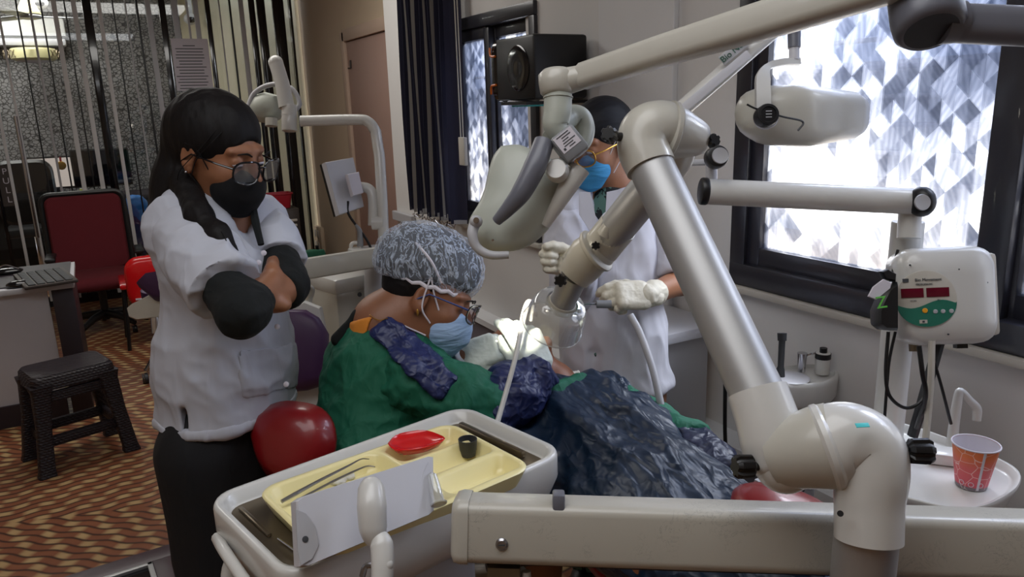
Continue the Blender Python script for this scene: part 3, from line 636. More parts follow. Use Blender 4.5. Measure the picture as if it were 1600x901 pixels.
# blue cap and printed bag hanging behind the glass
c = onY(213, 325, 7.7)
q = thing('surgical_cap_bag', 'bright blue cloth bundle on top of the printed bag', 'cloth bundle', c)
surf('cloth_bundle', [E(c, (.10, .08, .12), k=.02), E(c+V(.05, 0, -.08), (.07, .06, .12), k=.03)], .012, 'blue_cap', q, disp=[folds(.02, 14, 2)])
c2 = onY(208, 365, 7.72); q = thing('printed_bag', 'dark blue patterned cloth bag on the cabin stool', 'bag', (c2.x, c2.y, c2.z-.3))
surf('bag', [E(c2, (.13, .1, .26), k=.02)], .014, 'bedcloth', q, disp=[folds(.02, 10, 5)]); G().tube(spline([c2+V(-.06, 0, .2), c2+V(-.03, 0, .34), c2+V(.05, 0, .34), c2+V(.07, 0, .2)]), .008, 6).obj('strap', 'bedcloth', q)
q = thing('cabin_stool', 'wooden box stool under the printed bag', 'stool', (c2.x, c2.y, 0)); zt = c2.z-.25
G().box((c2.x, c2.y, zt), (.34, .3, .03), bev=.004).obj('stool_top', 'wood', q)
for sx in (-1, 1):
    for sy in (-1, 1): G().box((c2.x+sx*.14, c2.y+sy*.12, zt/2), (.03, .03, zt)).obj('leg', 'wood', q)
# ribbed glass water bottles behind the partition
for i, px in enumerate((128, 148, 170, 186, 226)):
    c = onZ(px, 462, .17); c.y = 7.72+.02*(i % 2); c.x = onY(px, 462, 7.72).x; q = thing('ribbed_bottle', 'ribbed clear bottle, %s of the row behind the red office chair' % ('first', 'second', 'third', 'fourth', 'fifth')[i], 'bottle', (c.x, c.y, 0), 'ribbed bottles behind the glass partition')
    pr = [(.04, 0)]+[(.044+.003*(k % 2), .01+.02*k) for k in range(14)]+[(.03, .30), (.02, .34)]
    G().lathe((c.x, c.y, .0), (0, 0, 1), pr, 20).obj('bottle_body', 'pale_grey', q); G().cyl((c.x, c.y, .34), (c.x, c.y, .37), .022).obj('cap', 'wall_white', q)
# ---------------------------------------------------------------- far side of the surgery
def caster(p, r, parent, mat='black_plastic', nm='caster'):
    p = Vector(p); return G().cyl(p+V(-.012, -.004, r), p+V(.012, -.004, r), r, bev=.004).cyl(p+V(-.022, 0, r), p+V(-.014, 0, r), r*.95).cyl(p+V(0, 0, r), p+V(0, 0, r*2.1), .007).obj(nm, mat, parent)
# desk with keyboard and mouse
A = onZ(115, 440, .75); zt = .75
dk = thing('office_desk', 'white fronted desk with a dark wooden frame at the edge of the room', 'desk', (A.x-.5, A.y+.25, 0))
dirx = Vector((1, .02, 0)).normalized()
G().box((A.x-.62, A.y+.32, zt-.015), (1.24, .66, .03), bev=.003).obj('desk_top', 'desk_white', dk)
G().box((A.x-.62, A.y+.34, zt+.003), (1.2, .6, .006)).obj('desk_mat', 'desk_dark', dk)
G().box((A.x-.66, A.y+.06, .42), (1.06, .02, .60)).obj('front_panel', 'desk_white', dk)
for x_ in (A.x-.06, A.x-1.2): G().box((x_, A.y+.33, .36), (.10, .62, .72), bev=.003).obj('side_panel', 'desk_dark', dk)
G().box((A.x-.66, A.y+.05, .06), (1.06, .03, .12)).obj('kick_board', 'desk_dark', dk)
kb = onZ(70, 432, .775)
q = thing('keyboard', 'dark grey computer keyboard on the desk', 'keyboard', (kb.x, kb.y, .757)); R = Matrix.Rotation(.18, 3, 'Z')
G().box((kb.x, kb.y, .767), (.24, .44, .016), R, bev=.004).obj('keyboard_base', 'cabinet_dark', q)
g = G()
for i in range(5):
    for j in range(14): g.box(Vector((kb.x, kb.y, .777))+R @ Vector((-.085+.042*i, -.19+.0292*j, 0)), (.034, .024, .008), R, bev=.002, seg=1)
g.obj('keys', 'dark_rubber', q)
ms = onZ(28, 443, .77); q = thing('computer_mouse', 'black mouse beside the keyboard', 'mouse', (ms.x, ms.y, .757)); G().ell((ms.x, ms.y, .765), (.055, .035, .022)).obj('mouse_body', 'black_gloss', q); G().cyl((ms.x+.02, ms.y, .784), (ms.x+.03, ms.y, .784), .006).obj('scroll_wheel', 'grey_plastic', q)
ms = onZ(10, 421, .78); q = thing('desk_phone', 'dark curved device with silver rim at the desk edge', 'device', (ms.x, ms.y, .757)); G().ell((ms.x, ms.y, .77), (.08, .05, .02)).obj('device_body', 'black_gloss', q); G().tube(spline([ms+V(-.05, -.02, .0), ms+V(0, -.03, .03), ms+V(.06, -.02, .0)]), .005, 8).obj('rim', 'chrome', q)
# wicker-pattern plastic stool
fz = [onZ(70, 745, 0), onZ(208, 700, 0), onZ(22, 716, 0)]
cx_, cy_ = -.16, 4.12
st = thing('wicker_stool', 'dark wicker-textured plastic stool with a crossbar between its legs', 'stool', (-.2, 4.05, 0))
c0 = Vector((-.205, 4.02, 0)); e1 = (fz[1]-fz[0]); e1.z = 0; e1 = e1.normalized(); e2 = Vector((-e1.y, e1.x, 0)); SW = .43; SD = .33
c0 = fz[0]+e1*(SW/2-.02)+e2*(SD/2-.03)
Rs = Matrix((e1, e2, Vector((0, 0, 1)))).transposed(); LO = lambda x_, y_, z_: c0+Rs @ Vector((x_, y_, z_))
def rr(wd, dp, z_, r_=.04): return [LO(a_, b_, z_) for a_, b_ in rrect(0, 0, wd, dp, r_)]
G().loft([rr(.34, .26, .395), rr(.36, .28, .40), rr(.35, .27, .45), rr(.33, .25, .465), rr(.30, .22, .468)]).obj('seat', 'wicker_black', st, angle=30)
for sx in (-1, 1):
    for sy in (-1, 1):
        def sec(z_, wd): f_ = 1-z_/.44; x_ = sx*(.135+f_*(SW/2-.165)); y_ = sy*(.10+f_*(SD/2-.125)); return [LO(x_+a_, y_+b_, z_) for a_, b_ in rrect(0, 0, wd, wd*.8, .012, 3)]
        G().loft([sec(0, .075), sec(.03, .066), sec(.22, .062), sec(.38, .078), sec(.42, .10)]).obj('leg', 'wicker_black', st, angle=30)
def bar(p0, p1, z_, h_=.05): a_, b_ = LO(*p0, z_), LO(*p1, z_); dd = (b_-a_).normalized(); R = Matrix((dd, Vector((0, 0, 1)).cross(dd), Vector((0, 0, 1)))).transposed(); return G().box((a_+b_)/2, ((b_-a_).length, .025, h_), R, bev=.006).obj('crossbar', 'wicker_black', st)
xx, yy = SW/2-.058, SD/2-.052
bar((-xx, -yy), (xx, -yy), .15); bar((-xx, yy), (xx, yy), .15); bar((-xx, -yy), (-xx, yy), .15); bar((xx, -yy), (xx, yy), .15)
for s_ in (-1, 1): G().box(LO(0, s_*.115, .36), (.26, .02, .05), Rs, bev=.006).obj('apron', 'wicker_black', st)
# red office chair by the partition
c = Vector((onZ(168, 505, 0).x, 6.45, 0)); x0 = c.x
oc = thing('office_chair', 'dark red mesh-back office chair with black armrests facing the room', 'chair', (x0, 6.45, 0))
G().slab([V(x0-.03+a_, 6.62+.10*(b_+.3), .72+b_) for a_, b_ in rrect(0, 0, .52, .58, .06)], (0, -1, .1), .06, .02).obj('backrest', 'maroon_fabric', oc)
g = G().tube([V(x0-.03+a_*1.05, 6.64+.10*(b_+.3), .72+b_*1.03) for a_, b_ in rrect(0, 0, .53, .59, .06)], .022, 8, closed=True); g.obj('back_frame', 'black_plastic', oc)
G().slab([V(x0+.0+a_, 6.38+b_, .40) for a_, b_ in rrect(0, 0, .50, .50, .12)], (0, 0, 1), .09, .03, .012).obj('seat', 'maroon_fabric', oc)
for sx in (-1, 1):
    o = G().box((x0+sx*.29, 6.36, .60), (.07, .28, .03), bev=.012).obj('armrest', 'black_plastic', oc)
    G().tube([(x0+sx*.29, 6.40, .59), (x0+sx*.30, 6.42, .42), (x0+sx*.2, 6.42, .34)], [.022, .022, .018], 10).obj('arm_support', 'black_plastic', o)
G().cyl((x0, 6.40, .08), (x0, 6.40, .36), .028).box((x0, 6.42, .335), (.2, .2, .04), bev=.01).obj('gas_column', 'black_plastic', oc)
for k in range(5):
    an = 2*math.pi*k/5+.35; e = V(x0+.30*math.cos(an), 6.40+.30*math.sin(an), 0)
    o = G().tube([(x0, 6.40, .13), ((x0+e.x)/2, (6.40+e.y)/2, .12), e+V(0, 0, .075)], [.032, .028, .018], 10).obj('leg', 'black_plastic', oc); caster(e, .028, o)
# red chair behind, second seat
c = P(224, 440, 5.2)
q = thing('red_shell_chair', 'bright red plastic chair behind the woman in the black mask', 'chair', (c.x, c.y, 0))
G().slab([c+V(.04+a_, .02*b_, b_) for a_, b_ in rrect(0, 0, .30, .36, .10)], (0, -1, 0), .035, .012, .02).obj('backrest', 'red_bright', q); G().box((c.x+.05, c.y+.2, .45), (.4, .4, .04), bev=.015).obj('seat', 'red_bright', q)
G().box(c+V(-.04, -.03, -.11), (.05, .01, .012)).obj('bright_clip', 'paper', q)
for sx in (-1, 1):
    for sy in (0, 1): G().tube([(c.x+.05+sx*.17, c.y+.03+sy*.34, .44), (c.x+.05+sx*.2, c.y+sy*.38, 0)], .013, 8).obj('leg', 'black_plastic', q)
# dark cabinet with red bowl
c = onY(434, 330, 6.9); cz = onY(440, 327, 6.65).z; xL, xR = onY(400, 330, 6.65).x, onY(467, 330, 6.65).x
cb = thing('dark_cabinet', 'dark low cabinet with two pale slot handles beside the glass partition', 'cabinet', ((xL+xR)/2, 6.85, 0))
G().box(((xL+xR)/2, 6.85, cz/2), (xR-xL, .42, cz), bev=.005).obj('carcass', 'cabinet_dark', cb)
G().box(((xL+xR)/2, 6.63, cz/2+.02), (xR-xL-.02, .02, cz-.06), bev=.003).obj('door', 'cabinet_dark', cb)
for yy_ in (344, 352):
    hp = onY(457, yy_, 6.615); G().box(hp, (.085, .012, .022), bev=.006).box(hp+V(0, -.006, 0), (.06, .006, .006)).obj('slot_handle', 'sill', cb)
bw = onY(433, 314, 6.75)
q = thing('red_basket', 'dark red plastic basket on the dark cabinet', 'basket', (bw.x, 6.75, cz))
G().loft([[V(bw.x+a_*k_, 6.75+b_*k_, cz+h_) for a_, b_ in rrect(0, 0, .24, .17, .03)] for k_, h_ in ((.82, .004), (1, .12), (1.08, .125), (1.08, .135), (.97, .135), (.80, .02))]).obj('basket_body', 'red_plastic', q)
bx = onY(412, 314, 6.7); q = thing('orange_packet', 'small orange packet beside the red basket', 'packet', (bx.x, 6.7, cz)); G().box((bx.x, 6.7, cz+.05), (.05, .05, .1), bev=.01).obj('packet_body', 'orange', q); G().box((bx.x+.035, 6.69, cz+.02), (.05, .04, .04), bev=.006).obj('packet_base', 'wood', q)
# switchboard on the alcove wall
s0 = onX(497, 372, WD-.02); q = thing('switchboard', 'cream electrical switchboard low on the beige wall', 'switchboard', s0)
G().box(s0, (.04, .38, .26), bev=.008).obj('back_plate', 'wall_beige', q)
for i in range(3):
    for j in range(2): G().box(s0+V(-.024, -.1+.1*i, -.06+.12*j), (.008, .05, .07), bev=.003).obj('switch', 'sill', q)
G().box(s0+V(-.03, -.04, -.1), (.03, .05, .07), bev=.004).obj('plug', 'black_plastic', q)
cable([s0+V(-.04, -.04, -.1), s0+V(-.1, .3, -.15), s0+V(-.05, .8, -.02)], .006, 'power_cord', 'black_plastic', q)
# ---------------------------------------------------------------- second dental unit
DU = 3.55
u2 = thing('dental_unit', 'second dental unit with cream cabinet, white pole and folded tray arm', 'dental unit', P(560, 560, DU)*1)
u2.location.z = 0; WL[u2.name] = Vector(u2.location)
pd = 3.6
def Q(x, y, d=pd): return P(x, y, d)
pole = spline([Q(600, 640), Q(600, 400), Q(594, 260), Q(590, 226)], 6)+spline([Q(587, 205), Q(576, 191), Q(556, 187), Q(470, 189)], 6)
zb_ = 0.02; pb = Q(600, 640); pole[0] = V(pb.x, pb.y, pb.z)
G().tube([V(pb.x-.0, pb.y, .0)]+pole, .026, 16).obj('pole', 'white_plastic', u2)
G().cyl(Q(452, 205), Q(452, 164), .036, bev=.006).cyl(Q(452, 181), Q(452, 179), .037).obj('swivel_joint', 'white_plastic', u2)
G().tube([Q(448, 168), Q(441, 130), Q(431, 98)], [.038, .034, .034], 16).ell(Q(431, 98), .035).obj('spring_arm', 'white_plastic', u2)
G().tube(spline([Q(600, 348), Q(582, 348)], 2), .034, 16).obj('pole_clamp', 'white_plastic', u2)
G().tube(spline([Q(583, 352), Q(583, 312), Q(576, 295), Q(552, 291)]), .025, 14).obj('monitor_arm', 'white_plastic', u2)
# lamp head seen end on
hp_ = [Q(x, y, 3.75) for x, y in ((386, 170), (398, 150), (416, 145), (436, 150), (444, 172), (436, 186), (420, 192), (392, 188))]
G().slab(hp_, CBk, .05, .01, .05).obj('lamp_head', 'lamp_shell', u2)
G().tube(spline([Q(386, 172, 3.7), Q(398, 145, 3.7), (Q(425, 132, 3.7)), Q(455, 138, 3.7), Q(468, 160, 3.7), Q(462, 172, 3.7)]), .012, 10).obj('lamp_handle', 'light_grey', u2)
G().tube([Q(424, 185, 3.7), Q(424, 197, 3.7)], .03, 12).obj('lamp_knuckle', 'cream_plastic', u2)
# monitor on the pole, seen from behind
mc = [Q(505, 255, 3.45), Q(549, 247, 3.6), Q(566, 324, 3.62), Q(527, 337, 3.45)]
nrm = (mc[1]-mc[0]).cross(mc[3]-mc[0]).normalized(); nrm = nrm if nrm.dot(CBk) > 0 else -nrm
mo = G().slab(mc, nrm, .03, .004).obj('monitor_back', 'pale_grey', u2)
G().slab([p-nrm*.02 for p in mc], nrm, .012).obj('monitor_bezel', 'black_plastic', mo)
cc = sum(mc, Vector())/4; G().slab([cc+(p-cc)*.42+nrm*.03+CRt*.03 for p in mc], nrm, .02, .003).obj('mount_plate', 'paper', mo)
cable([cc+CUp*-.08+nrm*.03, Q(545, 335, 3.5), Q(570, 370, 3.5), Q(580, 388, 3.5)], .006, 'monitor_cable', 'black_plastic', u2)
G().tube(spline([Q(600, 372), Q(590, 372)], 2), .004, 6).obj('hook', 'chrome', u2)
# tray arm
ta, tb = P(452, 424, 2.95), P(640, 393, 3.3)
dd = (tb-ta).normalized(); R = Matrix((dd, CBk.cross(dd).normalized()*-1, dd.cross(CBk.cross(dd)).normalized())).transposed()
R = Matrix((dd, (CUp-dd*CUp.dot(dd)).normalized(), dd.cross((CUp-dd*CUp.dot(dd)).normalized()))).transposed()
G().box((ta+tb)/2, ((tb-ta).length, .085, .075), R, bev=.014).obj('tray_arm', 'cream_plastic', u2)
# cabinet (base) with lid, screw, tubes
ct = P(551, 430, 3.45); bxw = .27
cbz = P(551, 440, 3.45).z; Rc = Matrix.Rotation(.25, 3, 'Z')
G().box((ct.x, ct.y+.1, cbz/2-.01), (.30, .30, cbz-.02), Rc, bev=.025).obj('cabinet_body', 'cream_plastic', u2)
G().box((ct.x, ct.y+.1, cbz+.0), (.305, .305, .075), Rc, bev=.02).obj('cabinet_lid', 'white_plastic', u2)
G().cyl(P(562, 460, 3.32), P(562, 460, 3.27), .01).obj('cabinet_knob', 'black_plastic', u2)
G().cyl(P(584, 555, 3.4), P(584, 408, 3.4), .042).obj('water_column', 'light_grey', u2)
for i in range(3): cable([P(592+5*i, 412, 3.35), P(605+4*i, 440, 3.3), P(600+6*i, 470, 3.3), P(596+5*i, 530, 3.35)], .007, 'tube', 'light_grey', u2)
# cuspidor bits on top
G().tube(spline([P(549, 393, 3.5), P(549, 382, 3.5), P(556, 379, 3.5), P(562, 383, 3.5), P(563, 393, 3.5)]), .009, 10).obj('bowl_tap', 'white_plastic', u2)
G().tube(spline([P(555, 350, 3.5), P(562, 362, 3.5), P(563, 385, 3.5)]), [.006, .013, .016], 10).obj('syringe', 'grey_plastic', u2)
G().box(P(586, 391, 3.5), (.22, .16, .03), bev=.012).obj('bowl_rim', 'white_plastic', u2)
# second chair: purple
c2 = thing('dental_chair', 'purple upholstered dental chair of the second unit', 'dental chair', (P(480, 620, 3.2).x, P(480, 620, 3.2).y, 0))
lp = [P(x, y, 3.0) for x, y in ((404, 505), (425, 492), (452, 485), (480, 486), (500, 498), (513, 520), (512, 560), (505, 600), (480, 608), (440, 612), (405, 610))]
G().slab(lp, CBk+V(0, 0, .5), .07, .02, .025).obj('backrest', 'purple_vinyl', c2)
G().slab([p+CBk*-.07-CUp*.0 for p in [P(x, y, 3.05) for x, y in ((420, 500), (470, 470), (495, 480), (520, 600), (515, 660), (420, 660))]], CBk, .05, .01).obj('back_shell', 'white_plastic', c2)
G().tube(spline([P(478, 500, 3.15), P(482, 470, 3.2), P(486, 452, 3.2), P(474, 448, 3.2)]), .016, 10).obj('armrest', 'cream_plastic', c2)
sp_ = [P(x, y, 3.6) for x, y in ((215, 445), (228, 432), (300, 420), (380, 430), (380, 470), (240, 466))]
G().slab(sp_, CBk+V(0, 0, 1), .06, .015).obj('seat_cushion', 'purple_vinyl', c2)
G().box((c2.location.x-.1, c2.location.y+.3, .22), (.5, .5, .4), bev=.04).obj('pedestal', 'cream_plastic', c2)
# green cloth hanging beside the cabinet
q = thing('green_cloth', 'dark green cloth hanging between the purple chair and the cream cabinet', 'cloth', P(489, 480, 3.6))
surf('cloth', [B(P(489, 455, 3.6), (.075, .02, .20), rd=.018)], .01, 'green_cloth', q, disp=[folds(.012, 16, 4, (1, 1, .3))])
# second unit's tray, with chrome lever and doctor's stool base
q = thing('instrument_tray', 'folded cream instrument tray of the second unit behind the standing woman', 'tray', P(240, 480, 3.7))
def pl(pts, d, th, nm, mat, par, nrmv=None, bev=.006, dome=0): return G().slab([P(x, y, dd_) for x, y, dd_ in [(*p, d) if len(p) == 2 else p for p in pts]], nrmv or CBk, th, bev, dome).obj(nm, mat, par)
pl([(204, 481), (212, 474), (258, 452), (330, 440), (330, 478), (262, 494), (220, 499), (207, 494)], 3.7, .10, 'tray_shell', 'cream_plastic', q, None, .015)
pl([(214, 473), (258, 449), (330, 436), (330, 444), (262, 458), (222, 476)], 3.72, .06, 'tray_rim', 'white_plastic', q)
G().cyl(P(243, 490, 3.68), P(246, 520, 3.68), .025).obj('lever', 'chrome', q)
pl([(238, 535), (246, 515), (262, 500), (290, 500), (290, 540), (255, 538)], 3.72, .06, 'lower_shell', 'pale_grey', q, None, .012)
fo = onZ(262, 596, 0)
q = thing('operator_stool', 'chrome star base of a stool with grey casters', 'stool', (fo.x, fo.y+.15, 0))
cc = V(fo.x+.12, fo.y+.12, 0)
G().cyl(cc+V(0, 0, .1), cc+V(0, 0, .5), .025).obj('column', 'chrome', q); G().lathe(cc+V(0, 0, .5), (0, 0, 1), [(.16, 0), (.19, .02), (.19, .06), (.16, .08)], 30).obj('seat', 'purple_vinyl', q)
for k in range(5):
    an = math.radians(196+72*k); e = cc+V(.24*math.cos(an), .24*math.sin(an), 0)
    o = G().tube(spline([cc+V(0, 0, .16), cc+(e-cc)*.6+V(0, 0, .17), e+V(0, 0, .075)]), [.02, .018, .013], 10).obj('leg', 'chrome', q); caster(e, .03, o, 'dark_rubber')
G().tube([cc+V(.15*math.cos(a_), .15*math.sin(a_), .2) for a_ in [2*math.pi*i/30 for i in range(30)]], .008, 8, closed=True).obj('foot_ring', 'chrome', q)
# ---------------------------------------------------------------- vertical blind bunched by window 2
vb = thing('vertical_blind', 'navy and grey vertical blind bunched beside the narrow window', 'blind', (W-.09, 3.86, .98))
yA, yB = 4.16, 3.56; N_ = 15
for i in range(N_):
    y_ = yA+(yB-yA)*i/(N_-1); lean = .0; m = ('blind_navy' if i not in (2, 5, 8, 11) else 'blind_grey')
    a_ = math.radians(-22+14*math.sin(i*2.1)); R = Matrix.Rotation(a_, 3, 'Z'); z0, z1 = 1.0+.012*math.sin(i*1.7), 2.82
    g = G(); l1 = []
    for z_ in np.linspace(z0, z1, 8):
        off = .008*math.sin(z_*3+i); l1.append([V(W-.09+off, y_, z_)+R @ V(sx*.045, .006*(1-abs(sx))*2+sy*.0012, 0) for sx, sy in ((-1, 1), (-.5, 1), (0, 1), (.5, 1), (1, 1), (1, -1), (.5, -1), (0, -1), (-.5, -1), (-1, -1))])
    v_ = g.loft(l1).obj('blind_vane', m, vb, label='grey vane' if m == 'blind_grey' else 'navy vane')
    G().box((W-.09, y_, z0+.01), (.07, .012, .02), R).obj('bottom_weight', 'light_grey', v_)
G().box((W-.08, 3.4, 2.84), (.05, 1.7, .04), bev=.005).obj('headrail', 'light_grey', vb)
ch = []
for i in range(40): ch.append(V(W-.12+.010*math.sin(i*2.9), yA+(yB-yA)*i/39, .975+.014*math.sin(i*2.3)))
G().tube(ch, .0035, 6).obj('bead_chain', 'chrome', vb)
for dy in (0, .03):
    G().tube([(W-.1, 3.46+dy, 2.8), (W-.1, 3.46+dy, 1.42)], .0028, 6).obj('control_cord', 'sill', vb)
G().box((W-.1, 3.47, 1.37), (.02, .065, .14), bev=.004).obj('cord_weight', 'sill', vb)
# ---------------------------------------------------------------- speaker on wall bracket
sx0 = 1.36
a = P(778, 60, 2.95); 
sp = thing('loudspeaker', 'black loudspeaker with orange trim mounted beside the narrow window', 'speaker', onX(838, 158, 1.6))
sc_ = onX(840, 107, 1.52); f1 = (onX(800, 108, 1.5)-onX(880, 108, 1.5)); 
Rsp = Matrix.Rotation(math.radians(0), 3, 'Z')
bx_c = V(1.60, 2.62, sc_.z+.005); BX = (.30, .40, .235)
G().box(bx_c, (.24, .30, .235), bev=.012).obj('cabinet_body', 'black_plastic', sp)
fy = bx_c.y+.15
gr = G().slab([V(bx_c.x+a_, fy+.025, bx_c.z+b_) for a_, b_ in rrect(0, 0, .235, .25, .05)], (0, 1, 0), .07, .02, .02).obj('front_grille', 'black_gloss', sp)
for sx in (-1, 1):
    for sz in (-1, 1): G().tube(spline([V(bx_c.x-.122, fy-.0, bx_c.z+sz*.055), V(bx_c.x-.124, fy+.035, bx_c.z+sz*.06), V(bx_c.x-.118, fy+.05, bx_c.z+sz*.09)]), .005, 6).obj('orange_trim', 'orange', gr) if sx < 0 else None
G().lathe((bx_c.x-.119, bx_c.y-.03, bx_c.z), (-1, 0, 0), [(.085, 0), (.085, .004), (.075, .008), (.02, .002)], 32).obj('side_driver', 'black_gloss', sp)
G().box((bx_c.x+.0, bx_c.y-.02, bx_c.z-.13), (.28, .2, .012)).obj('bracket', 'black_plastic', sp)
G().box((bx_c.x-.05, bx_c.y-.05, bx_c.z-.14), (.16, .12, .006)).obj('teal_strip', 'teal', sp)
tag(G().tube(spline([V(1.72, 2.36, bx_c.z-.02), V(1.69, 2.33, bx_c.z), V(1.66, 2.36, bx_c.z-.05)]), .006, 8).obj('speaker_wire', 'black_plastic', sp))
# ---------------------------------------------------------------- wall counter behind the patient
a = onX(1090, 512, 1.72); q = thing('side_counter', 'white wall counter at the hip of the woman in the blue mask', 'counter', (1.55, a.y+.4, 0))
zc_ = P(1075, 515, 2.45).z; e0 = P(1090, 519, 2.42); 
G().box((1.575, e0.y+.24, e0.z), (.33, .5, .035), bev=.004).obj('countertop', 'desk_white', q)
G().box((1.43, e0.y+.05, e0.z/2), (.03, .06, e0.z-.03)).box((1.57, e0.y+.03, e0.z/2), (.26, .02, e0.z-.03)).obj('side_panel', 'light_grey', q)
# small cuspidor shelf by the wall
cx2 = P(1240, 585, 2.1)
q = thing('wall_basin', 'rounded white bowl unit by the wall with a metal cup filler', 'basin', (cx2.x, cx2.y, 0))
def Q2(x, y, d=2.1): return P(x, y, d)
top = [onZ(x, y, cx2.z) for x, y in ((1180, 592), (1200, 578), (1250, 570), (1295, 570), (1308, 578), (1306, 590), (1280, 600), (1230, 602), (1190, 602))]
top = spline(top+[top[0]], 4)[:-1]
c_ = sum(top, Vector())/len(top)
G().loft([[c_+(p-c_)*k+V(0, 0, h) for p in top] for k, h in ((.55, -.10), (.9, -.075), (1.0, -.06), (1.02, -.01), (1.0, 0), (.93, .003), (.88, -.006))]).obj('bowl', 'white_plastic', q, angle=60)
G().box((c_.x, c_.y, c_.z-.2), (.07, .07, .22), bev=.01).cyl((c_.x, c_.y, .0), (c_.x, c_.y, c_.z-.3), .06).obj('stem', 'grey_plastic', q)
G().lathe(onZ(1236, 590, c_.z+.003), (0, 0, 1), [(.05, 0), (.045, .003), (.01, .001)], 28).obj('drain', 'pale_grey', q)
b0 = onZ(1284, 583, c_.z); G().cyl(b0, b0+V(0, 0, .062), .020, bev=.003).obj('bottle_body', 'white_plastic', q); G().cyl(b0+V(0, 0, .045), b0+V(0, 0, .06), .0212).cyl(b0+V(0, 0, .062), b0+V(0, 0, .075), .010).obj('bottle_cap', 'black_plastic', q)
b1 = onZ(1252, 580, c_.z); G().tube([b1, b1+V(0, 0, .03), b1+V(0, 0, .055)], [.011, .012, .014], 16).obj('cup_filler', 'chrome', q); G().tube(spline([b1+V(0, 0, .04), (b1+b0)/2+V(0, 0, .055), b0+V(0, 0, .052)]), .0035, 8).obj('filler_pipe', 'chrome', q)
q2 = thing('suction_handpiece', 'dark grey suction handpiece standing at the edge of the wall basin', 'handpiece', Q2(1219, 595, 2.08))
G().tube([Q2(1219, 596, 2.08), Q2(1219, 578, 2.08), Q2(1220, 572, 2.08), Q2(1222, 530, 2.08)], [.013, .012, .0085, .009], 14).obj('body', 'dark_rubber', q2); G().tube([Q2(1222, 532, 2.08), Q2(1222, 520, 2.08)], [.012, .013], 14).obj('cup_end', 'dark_rubber', q2)
tag(cable([P(1133, 600, 2.3), P(1133, 680, 2.3), P(1138, 730, 2.3), P(1150, 790, 2.3)], .006, 'hanging_cable', 'black_plastic', None), 'black cable hanging in front of the grey plinth', 'cable')
tag(cable([P(1281, 615, 2.15), P(1282, 650, 2.15), P(1282, 760, 2.15)], .003, 'basin_wire', 'black_plastic', None), 'thin black wire under the white wall basin', 'wire')
# connector block beside red seat
cb_ = P(1225, 770, 1.9); q = thing('connector_block', 'pale connector block with screws and hoses behind the red seat', 'connector block', cb_+V(0, 0, -.1))
G().box(cb_, (.16, .06, .10), bev=.006).obj('block_body', 'light_grey', q)
for i in range(4): G().cyl(cb_+V(-.05+.035*i, -.03, .02), cb_+V(-.05+.035*i, -.04, .02), .007).obj('screw', 'black_plastic', q)
for i in range(3): cable([cb_+V(-.04+.02*i, -.04, -.02), cb_+V(-.04+.02*i, -.07, -.1), cb_+V(-.03+.02*i, -.03, -.3)], .006, 'hose', 'sill', q)
# ---------------------------------------------------------------- main chair under the patient
mc_ = thing('dental_chair', 'red upholstered dental chair carrying the draped patient', 'dental chair', (1.03, .9, 0))
def sect(x, y, z, wd, th, tilt): 
    R = Matrix.Rotation(tilt, 3, 'X'); return [V(x, y, z)+R @ V(a_, 0, b_) for a_, b_ in rrect(0, 0, wd, th, th*.45)]
G().loft([sect(1.0, 1.80, .78, .22, .05, -.2), sect(1.0, 1.72, .775, .25, .07, -.2), sect(1.0, 1.56, .745, .26, .07, -.2), sect(1.0, 1.50, .73, .22, .05, -.2)]).obj('headrest', 'red_vinyl', mc_)
G().loft([sect(1.02, 1.48, .68, .34, .05, -.2), sect(1.03, 1.42, .67, .42, .08, -.2), sect(1.06, 1.0, .56, .44, .09, -.2), sect(1.07, .82, .52, .42, .09, 0)]).obj('backrest', 'red_vinyl', mc_)
G().loft([sect(1.07, .80, .52, .46, .10, 0), sect(1.08, .3, .50, .50, .11, 0), sect(1.08, -.3, .50, .44, .10, 0), sect(1.08, -.75, .46, .40, .07, 0)]).obj('seat', 'red_vinyl', mc_)
ar = P(1235, 806, 1.3); G().ell(ar, (.075, .12, .03)).obj('armrest_pad', 'red_vinyl', mc_); G().tube([ar+V(0, 0, -.02), ar+V(-.02, -.05, -.1), (1.15, .7, .5)], .02, 10).obj('armrest_post', 'cream_plastic', mc_)
G().box((1.06, .5, .42), (.36, .9, .08), bev=.03).box((1.06, .5, .22), (.26, .4, .36), bev=.05).box((1.06, .5, .03), (.5, .9, .06), bev=.02).obj('pedestal', 'cream_plastic', mc_)
wd = P(714, 548, 2.3); q = thing('wooden_post', 'brown wooden block standing behind the face of the seated dentist', 'block', (wd.x, wd.y, 0)); zt_ = P(714, 516, 2.3).z
G().box((wd.x, wd.y, zt_/2), (.035, .05, zt_), bev=.004).obj('post', 'wood', q); G().box((wd.x+.04, wd.y, zt_-.05), (.06, .05, .025), bev=.008).obj('black_clamp', 'black_plastic', q)
